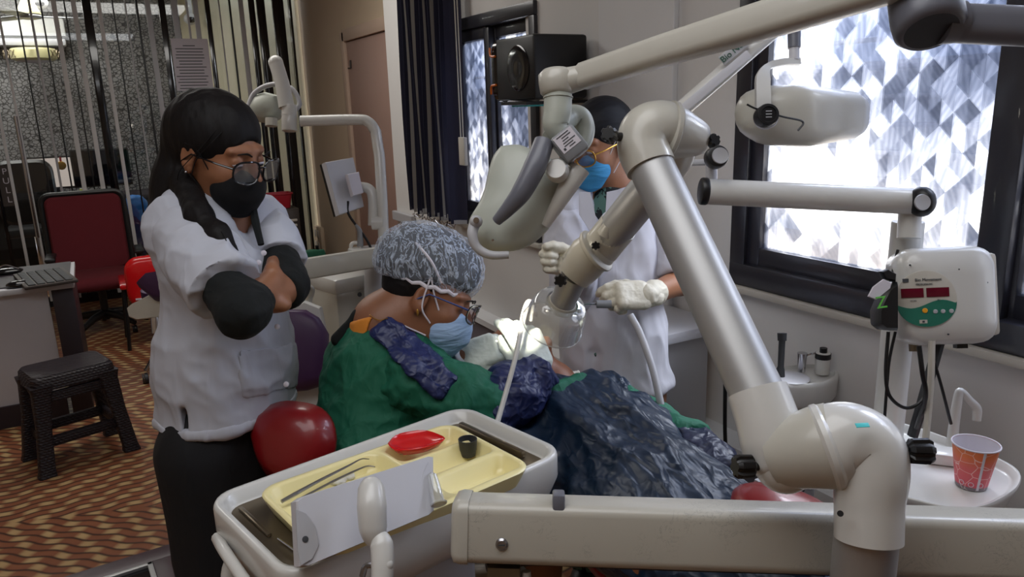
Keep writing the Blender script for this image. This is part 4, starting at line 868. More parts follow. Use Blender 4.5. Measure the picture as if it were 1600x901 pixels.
# ---------------------------------------------------------------- main operating light and its arm
ol = thing('operating_light', 'large pale dental operating light with curved grey handles', 'dental light', P(830, 300, 1.3))
ap = [P(868, 127, 1.28), P(1000, 78, 1.2), P(1180, 22, 1.08), P(1420, -50, .93)]
R_ = frame((ap[-1]-ap[0]).normalized(), CUp)
def oct_(c, wd, hg): return [c+R_ @ V(a_, b_, 0) for a_, b_ in rrect(0, 0, wd, hg, .012, 3)]
G().loft([oct_(P(905, 122, 1.265), .034, .036), oct_(P(912, 119, 1.262), .040, .042), oct_(P(1040, 78, 1.17), .042, .046), oct_(P(1200, 30, 1.06), .044, .05), oct_(P(1420, -38, .93), .044, .052)]).obj('spring_arm', 'cream_plastic', ol)
G().lathe(P(870, 148, 1.27), CUp-CRt*.05, [(.024, 0), (.028, .004), (.03, .02), (.03, .034), (.022, .042)], 28).tube([P(872, 130, 1.27), P(912, 120, 1.265)], [.024, .02], 16).obj('arm_knuckle', 'cream_plastic', ol, angle=50)
G().tube(spline([P(872, 148, 1.27), P(871, 175, 1.27), P(868, 196, 1.27), P(876, 212, 1.27)]), [.024, .024, .022, .016], 20).cyl(P(872, 152, 1.27), P(872, 154, 1.27), .0255).obj('neck', 'lamp_shell', ol)
G().tube(spline([P(858, 214, 1.27), P(870, 200, 1.3), P(886, 185, 1.33), P(905, 183, 1.34), (P(914, 200, 1.34)), P(912, 222, 1.33), P(898, 240, 1.32)]), [.012, .02, .022, .02, .018, .014, .010], 14).obj('yoke', 'lamp_shell', ol)
# labelled housing
rt = (CRt*.78+CUp*.62).normalized(); upv = (CUp*.78-CRt*.62).normalized(); ctr_ = P(889, 226, 1.25); Rb = Matrix((rt, upv, rt.cross(upv))).transposed()
hb = G().box(ctr_, (.046, .050, .035), Rb, bev=.006).obj('joint_housing', 'grey_plastic', ol)
lb_ = G().box(ctr_+rt*-.001+upv*.006+rt.cross(upv)*.0178, (.036, .030, .001), Rb).obj('rating_label', 'paper', hb)
g = G()
for i in range(6): g.box(ctr_+upv*(.018-.0045*i)+rt*(-.002+.004*(i % 2))+rt.cross(upv)*.0186, (.024-.006*(i % 3), .0016, .0004), Rb)
g.box(ctr_+upv*-.004+rt*-.013+rt.cross(upv)*.0186, (.004, .004, .0004), Rb); g.obj('label_print', 'ink', lb_)
hn = (CBk+CRt*-.25+CUp*.15).normalized()
head = [(784, 229), (812, 227), (838, 238), (868, 252), (890, 263), (905, 285), (894, 300), (880, 316), (868, 340), (852, 362), (828, 382), (800, 392), (768, 392), (744, 378), (734, 355), (736, 340), (748, 320), (758, 296), (764, 268), (772, 244)]
hc = P(812, 312, 1.32)
def onpl(x, y, c, nv): r = Vector(ray(x, y)); o = Vector(CAM); return o+r*((c-o).dot(nv)/r.dot(nv))
lp = spline([onpl(x, y, hc, hn) for x, y in head+[head[0]]], 3)[:-1]
G().slab(lp, hn, .02, .006, .022, 6).obj('lamp_housing', 'lamp_shell', ol, angle=60)
lc = sum(lp, Vector())/len(lp)
G().slab([lc+(p-lc)*.9-hn*.012 for p in lp], hn, .012, .003).obj('reflector_rim', 'white_plastic', ol)
G().tube(spline([P(850, 222, 1.25), P(836, 260, 1.235), P(815, 300, 1.235), P(795, 325, 1.245), P(776, 345, 1.26)]), [.017, .019, .017, .013, .009], 16).obj('curved_handle', 'arm_grey', ol)
G().tube(spline([P(905, 262, 1.27), P(888, 290, 1.27), P(868, 325, 1.28), P(852, 352, 1.29)]), [.020, .017, .012, .008], 14).obj('side_stem', 'white_plastic', ol)
G().lathe(P(872, 268, 1.26), hn, [(.020, 0), (.02, .012), (.016, .018)], 24).obj('pivot_boss', 'white_plastic', ol)
G().tube(spline([P(744, 344, 1.28), P(738, 365, 1.27), P(745, 386, 1.27), P(766, 398, 1.27), P(795, 398, 1.27)]), [.010, .009, .008, .0075, .0065], 12).ell(P(744, 346, 1.27), .011).obj('hook_handle', 'light_grey', ol)
G().cyl(P(744, 344, 1.262), P(744, 344, 1.255), .005).cyl(P(770, 375, 1.285), P(770, 375, 1.28), .002).cyl(P(862, 232, 1.25), P(862, 232, 1.245), .002).obj('screw', 'chrome', ol)
# the beam of the lamp
bl = G().slab([lc+(p-lc)*.25-hn*.02 for p in lp], hn, .004).obj('bulb', 'bulb_glow', ol)
sl = bpy.data.lights.new('lamp_beam', 'SPOT'); sl.energy = 9; sl.spot_size = math.radians(13); sl.spot_blend = .35; sl.shadow_soft_size = .02; sl.color = (1, .93, .78)
so = bpy.data.objects.new('lamp_beam', sl); COL.objects.link(so); so.location = P(838, 405, 1.55); so.rotation_euler = (P(812, 530, 1.93)-so.location).to_track_quat('-Z', 'Y').to_euler()
sl.energy = 45; so.location = P(800, 400, 1.42)+V(0, 0, .0); so.rotation_euler = (P(815, 528, 1.93)-so.location).to_track_quat('-Z', 'Y').to_euler()
# ---------------------------------------------------------------- x-ray unit
xr = thing('xray_stand', 'white horizontal x-ray arm with round grey end caps on its pole', 'x-ray stand', (1.45, .93, 0))
pa, pb_ = P(1103, 299, 1.5), P(1432, 315, 1.5); G().tube([pa, pb_], .026, 24).obj('horizontal_arm', 'white_plastic', xr)
ad = (pb_-pa).normalized(); G().cyl(pa-ad*.012, pa+ad*.004, .0275, bev=.004).obj('end_cap', 'black_plastic', xr, label='black end cap')
ec = G().cyl(P(1432, 315, 1.5), P(1444, 315, 1.5), .03, bev=.006).ell(P(1440, 315, 1.48), (.022, .028, .03)).obj('end_cap', 'black_plastic', xr, label='black end cap with pale disc'); G().lathe(P(1441, 316, 1.455), CBk, [(.016, 0), (.015, .003), (.006, .002)], 24).obj('disc', 'light_grey', ec)
G().cyl(P(1420, 372, 1.52), P(1422, 330, 1.52), .022).obj('pole_neck', 'white_plastic', xr)
pt_ = P(1419, 345, 1.56); G().cyl(V(pt_.x, pt_.y, .0), pt_, .032, bev=.004).obj('pole', 'white_plastic', xr); G().box((pt_.x, pt_.y, .03), (.3, .3, .05), bev=.01).obj('base_plate', 'white_plastic', xr)
G().tube([P(1112, 290, 1.5), P(1111, 240, 1.5)], .0115, 14).obj('riser', 'pale_grey', xr)
G().box(P(1085, 254, 1.56), (.09, .012, .018), frame(CBk), bev=.004).obj('cross_bar', 'light_grey', xr)
jt = P(1120, 245, 1.46); G().cyl(jt+CBk*-.02, jt+CBk*.012, .022, bev=.005).obj('clamp_joint', 'black_plastic', xr); G().lathe(jt+CBk*.013+CRt*.003, CBk, [(.016, 0), (.015, .003), (.006, .001)], 24).obj('joint_disc', 'blue_ring' if False else 'light_grey', xr)
# scissor arm "Bio ..." rising to the ceiling behind
sa = [P(1000, 220, 1.62), P(1205, 40, 1.62), P(1262, -10, 1.62)]
G().tube([P(1000, 228, 1.62), P(1190, 62, 1.6), P(1290, -25, 1.6)], .023, 20, flat=.8).obj('diagonal_arm', 'white_plastic', xr)
dA = (P(1200, 62, 1.6)-P(1040, 196, 1.62)).normalized(); nA = CBk; uA = nA.cross(dA).normalized(); RA = Matrix((dA, uA, dA.cross(uA))).transposed()
st_ = G().box(P(1105, 138, 1.56), (.22, .018, .004), RA, bev=.001).obj('arm_cover_strip', 'pale_grey', xr)
pl_ = G().box(P(1148, 78, 1.57), (.072, .022, .002), RA, bev=.0006).obj('maker_plate', 'light_grey', st_)
text('lettering', 'Bio Nova', .019, P(1148, 78, 1.57)+CBk*.0022, dA, uA, 'ink_green', pl_)
# x-ray head hanging on its yoke
xh = thing('xray_generator', 'cream x-ray head hanging from a white yoke in front of the large window', 'x-ray head', P(1243, 180, 1.6))
G().tube([P(1241, 20, 1.6), P(1241, 75, 1.6)], .0135, 16).obj('hanger', 'arm_grey', xh, label='grey hanger'); G().tube([P(1241, 72, 1.6), P(1241, 94, 1.6)], .011, 16).obj('hanger_tip', 'pale_grey', xh)
G().box(P(1241, -20, 1.6), (.05, .05, .12), bev=.01).obj('hanger_mount', 'white_plastic', xh)
yk = spline([P(1250, 96, 1.6), P(1225, 97, 1.59), P(1200, 104, 1.58), P(1192, 122, 1.56), P(1192, 150, 1.545), P(1192, 172, 1.545)], 6)
lps = []
for i, p in enumerate(yk):
    t_ = ((yk[min(i+1, len(yk)-1)])-(yk[max(i-1, 0)])).normalized(); sd_ = t_.cross(CBk).normalized(); lps.append([p+sd_*a_*.030*(.45 if i < 12 else (.45+.55*min(1, (i-12)/6)))+CBk*b_*.012 for a_, b_ in ((-.5, -.5), (.5, -.5), (.5, .5), (-.5, .5))])
G().loft(lps).obj('yoke', 'white_plastic', xh, angle=30)
xa = (P(1318, 175, 1.75)-P(1180, 190, 1.56)).normalized(); RX = frame(xa, (0, 0, 1))
def xs(px, py, d, w_, h_, r_, tw=0): c_ = P(px, py, d); return [c_+RX @ V(a_, b_, 0) for a_, b_ in rrect(0, 0, w_, h_, r_, 4)]
G().loft([xs(1168, 176, 1.60, .03, .03, .014), xs(1172, 177, 1.60, .08, .07, .034), xs(1185, 178, 1.61, .12, .10, .045), xs(1212, 180, 1.62, .15, .125, .045), xs(1236, 182, 1.64, .155, .13, .04), xs(1300, 181, 1.70, .15, .105, .03), xs(1312, 181, 1.72, .14, .09, .03), xs(1316, 181, 1.725, .11, .07, .03)]).obj('housing', 'cream_plastic', xh, angle=50)
G().tube(spline([P(1167, 163, 1.53), P(1182, 170, 1.53), P(1222, 182, 1.535), P(1254, 190, 1.545), P(1247, 204, 1.545)]), .0022, 6).obj('seam', 'black_plastic', xh); G().tube([P(1270, 193, 1.58), P(1316, 189, 1.64)], .0018, 6).obj('seam', 'black_plastic', xh)
kb_ = P(1200, 181, 1.525); G().lathe(kb_-CBk*.02, CBk, [(.024, 0), (.025, .01), (.023, .012)], 32).obj('dial_ring', 'light_grey', xh); kk = G().lathe(kb_+CRt*-.004, CBk, [(.0225, -.012), (.0225, .012), (.021, .016), (.016, .0165), (.015, .014)], 32).obj('angle_knob', 'black_plastic', xh)
for i in range(3): G().box(kb_+CRt*-.004+CUp*(.006-.006*i)+CBk*.017, (.012, .0018, .0006), frame(CBk)).obj('knob_marking', 'light_grey', kk)
g = G()
for i in range(3): g.box(P(1287, 176+6*i+(14 if i == 2 else 0), 1.63), (.032, .003, .002), frame((CBk*.9+CRt*.4)), bev=.0006)
g.obj('vent_ridge', 'pale_grey', xh); tp_ = P(1262, 156, 1.655); G().box(tp_+V(0, 0, .004), (.07, .05, .002), Matrix.Rotation(.9, 3, 'Z')).obj('top_label', 'pale_grey', xh)
# control box
xc = thing('xray_control_box', 'rounded white control box with red displays and a green panel on the pole', 'control box', P(1475, 465, 1.48))
fc = P(1470, 462, 1.46); nb = (CBk*.96-CRt*.16+CUp*.02).normalized(); ub = (V(0, 0, 1)-nb*nb.z).normalized(); rb = ub.cross(nb).normalized(); RB = Matrix((rb, ub, nb)).transposed()
ub = (ub-rb*.05).normalized(); rb = ub.cross(nb).normalized(); RB = Matrix((rb, ub, nb)).transposed()
K = 1.46/1170
def bx(x, y, z=0): return fc+RB @ V(x*K, y*K, z)
def bl_(w_, h_, z, r_): return [bx(a_+13, b_, z) for a_, b_ in rrect(0, 0, w_*.93, h_, r_, 6)]
G().loft([bl_(136, 140, -.10, 24), bl_(150, 152, -.09, 28), bl_(154, 156, -.04, 30), bl_(150, 150, -.008, 30), bl_(132, 134, .004, 26), bl_(60, 70, .008, 12)]).obj('housing', 'white_plastic', xc, angle=60)
G().box(bx(74, 0, -.05), (.03, .16, .09), RB, bev=.008).obj('back_bracket', 'sill', xc)
pn = G().lathe(bx(-24, -4, .004), nb, [(.0555, 0), (.0555, .0045), (.054, .005)], 48, hint=tuple(ub)).obj('panel_disc', 'panel_beige', xc)
th = [i*math.pi/24 for i in range(25)]
gp = [bx(-24+43.5*math.cos(math.pi+a_), -4-6+40*-math.sin(a_)*.93, .0095) for a_ in th]
gp += [bx(-24+43*t_, -10+6*math.sin(t_*3.1)-2, .0095) for t_ in np.linspace(.98, -.98, 14)]
G().slab(gp, nb, .0012).obj('green_panel', 'green_label', pn)
for x_ in (-45, -8): G().box(bx(x_+1, 6-x_*.0, .0098), (.041, .018, .002), RB, bev=.0004).obj('red_display', 'red_display', pn)
text('lettering', 'Bio Movement', .0082, bx(-20, 26, .0105), rb, ub, 'ink', pn); text('lettering', 'MICROMATIC', .005, bx(-26, 19, .0105), rb, ub, 'ink', pn)
G().box(bx(-53, 26, .0102), (.011, .007, .0008), RB).obj('logo', 'ink', pn)
text('lettering', 'mA kVp', .0035, bx(-43, -6, .0105), rb, ub, 'ink', pn); text('lettering', 'SEC', .0035, bx(-6, -6, .0105), rb, ub, 'ink', pn)
G().lathe(bx(-27, -22, .009), nb, [(.005, 0), (.005, .002), (.004, .003)], 20).obj('button', 'amber', pn, label='amber button')
for x_ in (-12, -1, 11): G().lathe(bx(x_, -24, .009), nb, [(.0042, 0), (.0042, .002), (.003, .003)], 18).obj('button', 'light_grey', pn)
G().box(bx(-30, -39, .0105), (.014, .007, .001), RB).obj('indicator_window', 'sill', pn); G().box(bx(-30, -39, .0115), (.004, .004, .001), RB).obj('indicator_mark', 'ink', pn)
for x_, y_ in ((66, 18), (64, -22), (6, -60), (-44, 50), (26, 40)): G().cyl(bx(x_, y_, .0 if abs(x_) > 20 and x_ > 20 else .002), bx(x_, y_, .005 if x_ > 50 else .0075), .0016).obj('screw', 'ink', xc)
G().cyl(bx(-30, -74, -.05), bx(-30, -88, -.05), .009).obj('socket', 'steel_dull', xc); G().box(bx(40, -80, -.05), (.02, .012, .02), RB).obj('latch', 'black_plastic', xc)
def cb3(pts, r, nm, m, lab): return tag(cable([P(*p) for p in pts], r, nm, m, None), lab, 'cable')
cb3([(1436, 540, 1.42), (1441, 580, 1.42), (1446, 620, 1.44), (1432, 668, 1.5)], .0045, 'power_cable', 'black_plastic', 'black power cable from the bottom of the control box')
cb3([(1467, 536, 1.5), (1452, 590, 1.5), (1438, 640, 1.5), (1426, 680, 1.52)], .011, 'corrugated_hose', 'dark_rubber', 'thick black corrugated hose hanging beside the pole')
cb3([(1456, 532, 1.46), (1454, 600, 1.46), (1446, 690, 1.46)], .0065, 'white_cable', 'sill', 'white flat cable under the control box')
cb3([(1458, 560, 1.48), (1470, 600, 1.5), (1486, 662, 1.52)], .003, 'thin_cable', 'black_plastic', 'thin black cable slanting towards the cup tray')
cb3([(1388, 518, 1.47), (1384, 580, 1.47), (1390, 618, 1.47), (1415, 637, 1.47), (1440, 625, 1.47), (1450, 590, 1.47)], .0035, 'looping_cable', 'black_plastic', 'black cable hanging in a loop beside the white pole')
cb3([(1399, 518, 1.475), (1390, 560, 1.475), (1386, 600, 1.475), (1382, 655, 1.475)], .003, 'remote_cable', 'black_plastic', 'black cable hanging straight below the remote')
# hand switch with a green Z mark and a white tag
rm = thing('hand_switch', 'black hand switch marked with a green Z hanging beside the control box', 'hand switch', P(1380, 490, 1.45))
o = pl([(1366, 486), (1374, 466), (1384, 448), (1396, 440), (1396, 516), (1376, 515), (1367, 508)], 1.45, .045, 'switch_body', 'black_plastic', rm, None, .008)
text('lettering', 'Z', .032, P(1377, 473, 1.415), CRt+CUp*.15, CUp, 'letter_green', o, .001)
pl([(1374, 424), (1384, 420), (1398, 428), (1397, 440), (1380, 436)], 1.45, .02, 'switch_clip', 'black_plastic', rm, None, .004)
pl([(1356, 463), (1364, 448), (1380, 436), (1392, 442), (1390, 450), (1368, 468)], 1.42, .006, 'paper_tag', 'paper', rm, None, .001)
cb3([(1392, 440, 1.5), (1398, 410, 1.52), (1403, 390, 1.52)], .003, 'hanging_wire', 'black_plastic', 'thin dark wire holding the hand switch on the pole')
# ---------------------------------------------------------------- grey horizontal arm, top of the view
ga = thing('overhead_arm', 'grey overhead swivel arm with a round drum end crossing the window', 'arm', P(1450, 30, .95))
jc = P(1447, 20, .95); aD = (CUp-CBk*.42).normalized(); G().lathe(jc-aD*.03, aD, [(.030, .0), (.036, .0), (.042, .007), (.043, .025), (.040, .06), (.03, .065)], 36).obj('drum', 'arm_grey', ga, angle=50); G().lathe(jc-aD*.0302, aD, [(.0315, 0), (.0315, .001)], 36).obj('drum_recess', 'dark_rubber', ga)
G().tube([P(1470, 34, .95), P(1492, 34, .95)], [.028, .0265], 24).tube([P(1490, 34, .95), P(1500, 34, .95)], .026, 24).obj('collar', 'arm_grey', ga)
ra = [P(1494, 36, .95), P(1700, 46, .93)]; dR = (ra[1]-ra[0]).normalized(); RR = frame(dR, CUp)
G().loft([[p+RR @ V(a_, b_, 0) for a_, b_ in rrect(0, 0, .04, .048, .018, 5)] for p in ra]).obj('arm_tube', 'arm_grey', ga, angle=60)
# ---------------------------------------------------------------- cuspidor tray with cup
ZT = .86
cu = thing('cuspidor', 'glossy white cuspidor tray with a swan-neck tap and a paper cup', 'cuspidor', (1.42, .85, 0))
cu['label'] = 'glossy white cuspidor tray with a swan-neck tap beside the x-ray pole'
oc_ = [(1310, 652), (1345, 648), (1400, 658), (1460, 676), (1520, 700), (1570, 720), (1594, 738), (1592, 758), (1570, 776), (1540, 790), (1505, 795), (1470, 790), (1420, 778), (1360, 762), (1320, 745), (1296, 712)]
lo_ = spline([onZ(x, y, ZT) for x, y in oc_+[oc_[0]]], 4)[:-1]; cc = sum(lo_, Vector())/len(lo_)
G().loft([[cc+(p-cc)*k+V(0, 0, h) for p in lo_] for k, h in ((.25, -.13), (.6, -.11), (.9, -.05), (.985, -.012), (1, -.003), (.99, .001), (.96, 0), (.93, -.012), (.86, -.016), (.5, -.018), (.05, -.019))]).obj('tray_bowl', 'white_plastic', cu, angle=80)
G().cyl((cc.x, cc.y, 0), (cc.x, cc.y, ZT-.11), .085).obj('column', 'white_plastic', cu)
zt2 = ZT-.016
tb_ = onZ(1505, 706, zt2); 
tp = [onZ(1487, 700, zt2), ]; z0_ = tp[0]; dT = z0_-Vector(CAM); dep = -(CR3.T @ np.array(dT))[2]
G().tube(spline([P(1487, 702, dep), P(1491, 660, dep), P(1498, 617, dep), P(1503, 613, dep), P(1514, 625, dep), P(1526, 638, dep), P(1526, 657, dep)]), [.0115, .0105, .0095, .0085, .009, .0095, .0085], 16).obj('swan_neck_tap', 'white_plastic', cu)
bxp = onZ(1478, 712, zt2+.012); G().box(bxp, (.05, .07, .026), Matrix.Rotation(.7, 3, 'Z'), bev=.006).obj('tap_base', 'white_plastic', cu)
G().tube(spline([onZ(1412, 694, zt2+.02), onZ(1440, 697, zt2+.03), onZ(1468, 705, zt2+.02)]), .003, 8).obj('rinse_pipe', 'chrome', cu)
cb0 = onZ(1517, 757, zt2)
pc = thing('paper_cup', 'orange and pink paper cup with thin crossing lines on the cuspidor tray', 'cup', cb0)
Hc, r0, r1 = .092, .0275, .041
Hc = .088; o = G().lathe(cb0, (0, 0, 1), [(r0-.002, .003), (r0, 0), (r1, Hc), (r1-.001, Hc), (r0-.001, .004), (.001, .004)], 40).obj('cup_wall', 'cup_print', pc, angle=60)
G().lathe(cb0, (0, 0, 1), [(r1-.0016, Hc-.0005), (r0-.0014, .0055), (.002, .0055)], 40, cap=False).obj('cup_lining', 'paper', pc, angle=60)
G().tube([cb0+V((r1+.0003)*math.cos(a_), (r1+.0003)*math.sin(a_), Hc) for a_ in [2*math.pi*i/40 for i in range(40)]], .0016, 8, closed=True).obj('rim', 'paper', pc)
an = math.atan2(*(Vector(CAM)-cb0).yx)+.42; dr = V(math.cos(an), math.sin(an), 0); sd2 = V(-dr.y, dr.x, 0)
G().loft([[cb0+dr*(r0+.0006)+sd2*x_+V(0, 0, .002) for x_ in (-.0022, .0022)]+[cb0+dr*(r0-.0004)+sd2*x_+V(0, 0, .002) for x_ in (.0022, -.0022)], [cb0+dr*(r1+.0005)+sd2*x_+V(0, 0, Hc-.002) for x_ in (-.0022, .0022)]+[cb0+dr*(r1-.0006)+sd2*x_+V(0, 0, Hc-.002) for x_ in (.0022, -.0022)]]).obj('seam_strip', 'paper', pc)
for k in (-1, 0, 1):
    aa = an-.42+k*.55; dq = V(math.cos(aa), math.sin(aa), 0); sq_ = V(-dq.y, dq.x, 0); G().tube([cb0+dq*(r0+.0028)+sq_*.0045*math.cos(t_)+V(0, 0, .014+.0045*math.sin(t_)) for t_ in [2*math.pi*i/16 for i in range(16)]], .0006, 5, closed=True).obj('printed_badge', 'paper', pc)
# ---------------------------------------------------------------- extraction arm (aluminium tubes, white elbows)
ex = thing('extraction_arm', 'jointed fume extraction arm of aluminium tubes with white elbows and a clear hood', 'extraction arm', (P(1355, 1000, .92).x, P(1355, 1000, .92).y, 0))
b_ = P(1357, 800, .92)
G().cyl((b_.x, b_.y, .05), b_, .0375, n=40).obj('post_tube', 'metal_pipe', ex, angle=60); G().cyl((b_.x, b_.y, 0), (b_.x, b_.y, .06), .14, bev=.01).obj('base', 'grey_plastic', ex)
cE = P(1362, 700, .92)
el = spline([P(1357, 842, .92), P(1358, 780, .92), P(1361, 735, .92), P(1352, 700, .925), P(1322, 688, .93), P(1294, 697, .935)], 8)
G().tube(el, [.0395, .0400, .0425, .0445, .046, .0485, .0515], 36).obj('lower_elbow', 'white_plastic', ex, angle=60)
d1 = (P(1294, 697, .935)-P(1320, 690, .93)).normalized()
G().lathe(P(1296, 697, .935), d1, [(.0515, -.004), (.055, 0), (.055, .006), (.051, .010)], 40).obj('flange', 'white_plastic', ex)
G().tube([P(1304, 695, .934), P(1284, 698, .94), P(1262, 702, .948), P(1238, 707, .958), P(1215, 712, .97)], [.053, .0525, .049, .0455, .041], 36).obj('hub_cone', 'cream_plastic', ex, angle=60)
G().tube(spline([P(1228, 742, .97), P(1215, 712, .975), P(1200, 660, .985), P(1183, 610, 1.0)]), [.022, .040, .0425, .0405, .0395], 36).ell(P(1226, 722, .97), .040).obj('forearm_elbow', 'white_plastic', ex, angle=60)
G().tube([P(1190, 628, .995), P(1012, 248, 1.2)], .0358, 40).obj('upper_tube', 'metal_pipe', ex, angle=60)
G().tube(spline([P(1017, 262, 1.19), P(1006, 232, 1.2), P(1010, 208, 1.205), P(1030, 200, 1.21), P(1052, 205, 1.215)]), [.0395, .042, .044, .044, .043], 36).obj('upper_elbow', 'cream_plastic', ex, angle=60)
d2 = (P(1065, 208, 1.22)-P(1030, 200, 1.21)).normalized()
G().lathe(P(1036, 204, 1.215), d2, [(.044, 0), (.050, .005), (.050, .011), (.046, .014)], 40).obj('upper_flange', 'cream_plastic', ex)
G().tube([P(1045, 206, 1.22), P(1065, 210, 1.225), P(1092, 217, 1.23), P(1100, 218, 1.232), P(1103, 219, 1.232)], [.046, .040, .029, .024, .010], 36).tube([P(1062, 212, 1.25), P(1050, 245, 1.29), P(1022, 282, 1.33)], [.036, .037, .036], 32).obj('shoulder_cone', 'cream_plastic', ex, angle=60)
G().tube([P(1040, 262, 1.31), P(951, 372, 1.44)], .0345, 36).obj('lower_tube', 'metal_pipe', ex, angle=60)
G().tube([P(967, 352, 1.42), P(939, 387, 1.46)], [.037, .0375], 36).tube([P(952, 352, 1.40), P(945, 366, 1.41)], [.012, .016], 12).obj('collar', 'cream_plastic', ex, angle=60)
G().tube([P(942, 384, 1.455), P(920, 400, 1.47), P(912, 412, 1.48), P(896, 432, 1.49)], [.038, .0425, .041, .034], 36).obj('lower_joint', 'cream_plastic', ex, angle=60)
G().lathe(P(930, 393, 1.455), (P(945, 383, 1.45)-P(918, 402, 1.47)).normalized(), [(.043, -.004), (.046, 0), (.046, .005), (.042, .008)], 40).obj('joint_flange', 'cream_plastic', ex)
nz_a, nz_b = P(898, 430, 1.49), P(876, 478, 1.545); G().tube([nz_a, nz_b], [.0275, .0265], 32).obj('nozzle_tube', 'metal_pipe', ex, angle=60)
dz = (nz_b-nz_a).normalized()
G().lathe(nz_b-dz*.004, dz, [(.029, -.01), (.033, 0), (.033, .005), (.028, .008)], 36).obj('nozzle_ring', 'cream_plastic', ex)
g = G().lathe(nz_b-dz*.012, dz, [(.034, 0), (.050, .003), (.0575, .015), (.061, .035), (.064, .062), (.066, .068)], 44, cap=False); hd = g.obj('clear_hood', 'clear_plastic', ex, angle=60)
rm_ = [nz_b-dz*.012+dz*.068+frame(dz) @ V(.066*math.cos(a_), .066*math.sin(a_), 0) for a_ in [2*math.pi*i/40 for i in range(40)]]; G().tube(rm_, .0014, 6, closed=True).obj('hood_rim', 'clear_plastic', hd)
knob(P(1418, 704, .905), CRt+CBk*.1, .0165, 'star_knob', ex, h=.028); knob(P(1178, 728, .955), -CRt+CBk*.15, .016, 'star_knob', ex, h=.026)
G().cyl(P(1405, 704, .91), P(1420, 704, .905), .006).cyl(P(1195, 728, .96), P(1178, 728, .955), .006).obj('knob_stem', 'black_plastic', ex)
knob(P(1107, 222, 1.228), CBk+CRt*.3, .011, 'star_knob', ex, h=.022); knob(P(956, 213, 1.17), CBk-CRt*.4, .013, 'star_knob', ex, h=.026)
G().cyl(P(975, 214, 1.19), P(958, 213, 1.18), .007).obj('knob_stem', 'black_plastic', ex)
knob(P(930, 384, 1.415), CBk, .0085, 'star_knob', ex, h=.012); knob(P(877, 438, 1.445), CBk+CRt*-.2, .013, 'star_knob', ex, h=.018)
G().cyl(P(1313, 802, .885), P(1313, 802, .878), .0036).obj('screw', 'black_plastic', ex)
G().box(P(1345, 663, .875)+CBk*.004, (.016, .006, .001), frame(CBk+CUp), bev=.0004).obj('blue_mark', 'teal', ex)
# ---------------------------------------------------------------- tray arm in front
ta_ = thing('tray_support_arm', 'scuffed cream tray support arm crossing in front with a steel screw', 'support arm', P(1000, 830, 1.05))
l0, l1 = P(735, 822, 1.06), P(1760, 855, 1.02); dL = (l1-l0).normalized(); uL = (CUp-dL*CUp.dot(dL)).normalized(); RL = Matrix((uL.cross(dL), uL, dL)).transposed()
def ls(p, wd=.075, hg=.084, r_=.014): return [p+RL @ V(a_, b_, 0) for a_, b_ in rrect(0, 0, wd, hg, r_, 6)]
G().loft([ls(l0), ls(l1)]).obj('arm_beam', 'scuffed_beam', ta_, angle=50)
G().loft([ls(P(709, 821, 1.06), .06, .074, .014), ls(P(713, 821, 1.06), .074, .086, .016), ls(P(722, 821, 1.06), .079, .090, .016), ls(P(735, 822, 1.06), .079, .089, .016)]).obj('end_cap', 'cream_plastic', ta_, angle=50)
sw = P(784, 850, 1.02); fr_ = CBk*.0; bm_c = P(784, 850, 1.06)+RL.col[0]*0
nf = RL @ V(1, 0, 0); nf = nf if nf.dot(CBk) > 0 else -nf
sp0 = P(784, 850, 1.0197)
s_ = G().lathe(sp0, nf, [(.0085, -.004), (.0085, .001), (.006, .0035), (.002, .0038)], 24).obj('screw_head', 'steel', ta_); G().box(sp0+nf*.0042, (.009, .0016, .001), frame(nf)).obj('screw_slot', 'ink', s_)
cp = P(873, 786, 1.025); G().box(cp+nf*-.012, (.017, .024, .034), Matrix((dL, uL, nf)).transposed(), bev=.003).obj('grey_clip', 'arm_grey', ta_)
br = P(788, 895, 1.06); G().box(br-uL*.03, (.045, .09, .045), Matrix((dL, uL, nf)).transposed()).obj('bracket', 'steel_dull', ta_)
hp2 = spline([P(760, 884, 1.06), P(830, 874, 1.075), P(960, 879, 1.09), P(1100, 884, 1.09), P(1310, 890, 1.08)], 6); G().tube(hp2, .0085, 8).obj('hose', 'black_plastic', ta_)
kd = P(822, 892, 1.05); G().tube([kd, kd+CUp*-.03], [.007, .009], 10).obj('small_lever', 'white_plastic', ta_)
# ---------------------------------------------------------------- delivery tray unit
ZR = .95
a3 = V(.976, .218, 0).normalized(); b3 = V(-.218, .976, 0).normalized(); U0 = V(.405, 1.205, 0)
TL, TW = .575, .325
def tu(u, v, z=ZR): return U0+a3*u+b3*v+V(0, 0, z)
RT = Matrix((a3, b3, V(0, 0, 1))).transposed()
du = thing('delivery_tray', 'glossy white delivery unit top with a raised rim and metal well', 'delivery unit', tu(0, 0, ZR-.12))
def tl(w_, d_, z, r_, ou=0): return [tu(x_+ou, y_, z) for x_, y_ in rrect(0, 0, w_, d_, r_, 6)]
G().loft([tl(TL-.10, TW-.08, ZR-.13, .05), tl(TL-.03, TW-.03, ZR-.10, .05), tl(TL, TW, ZR-.05, .05), tl(TL, TW, ZR-.008, .05), tl(TL-.006, TW-.006, ZR-.001, .048), tl(TL-.016, TW-.016, ZR, .045), tl(TL-.03, TW-.03, ZR-.003, .042), tl(TL-.04, TW-.04, ZR-.022, .035), tl(TL-.05, TW-.05, ZR-.026, .03), tl(.1, .05, ZR-.026, .02)]).obj('tray_housing', 'white_plastic', du, angle=60)
well = G().loft([tl(TL-.052, TW-.052, ZR-.0255, .03), tl(TL-.052, TW-.052, ZR-.0245, .03)]).obj('metal_well', 'steel_dull', du)
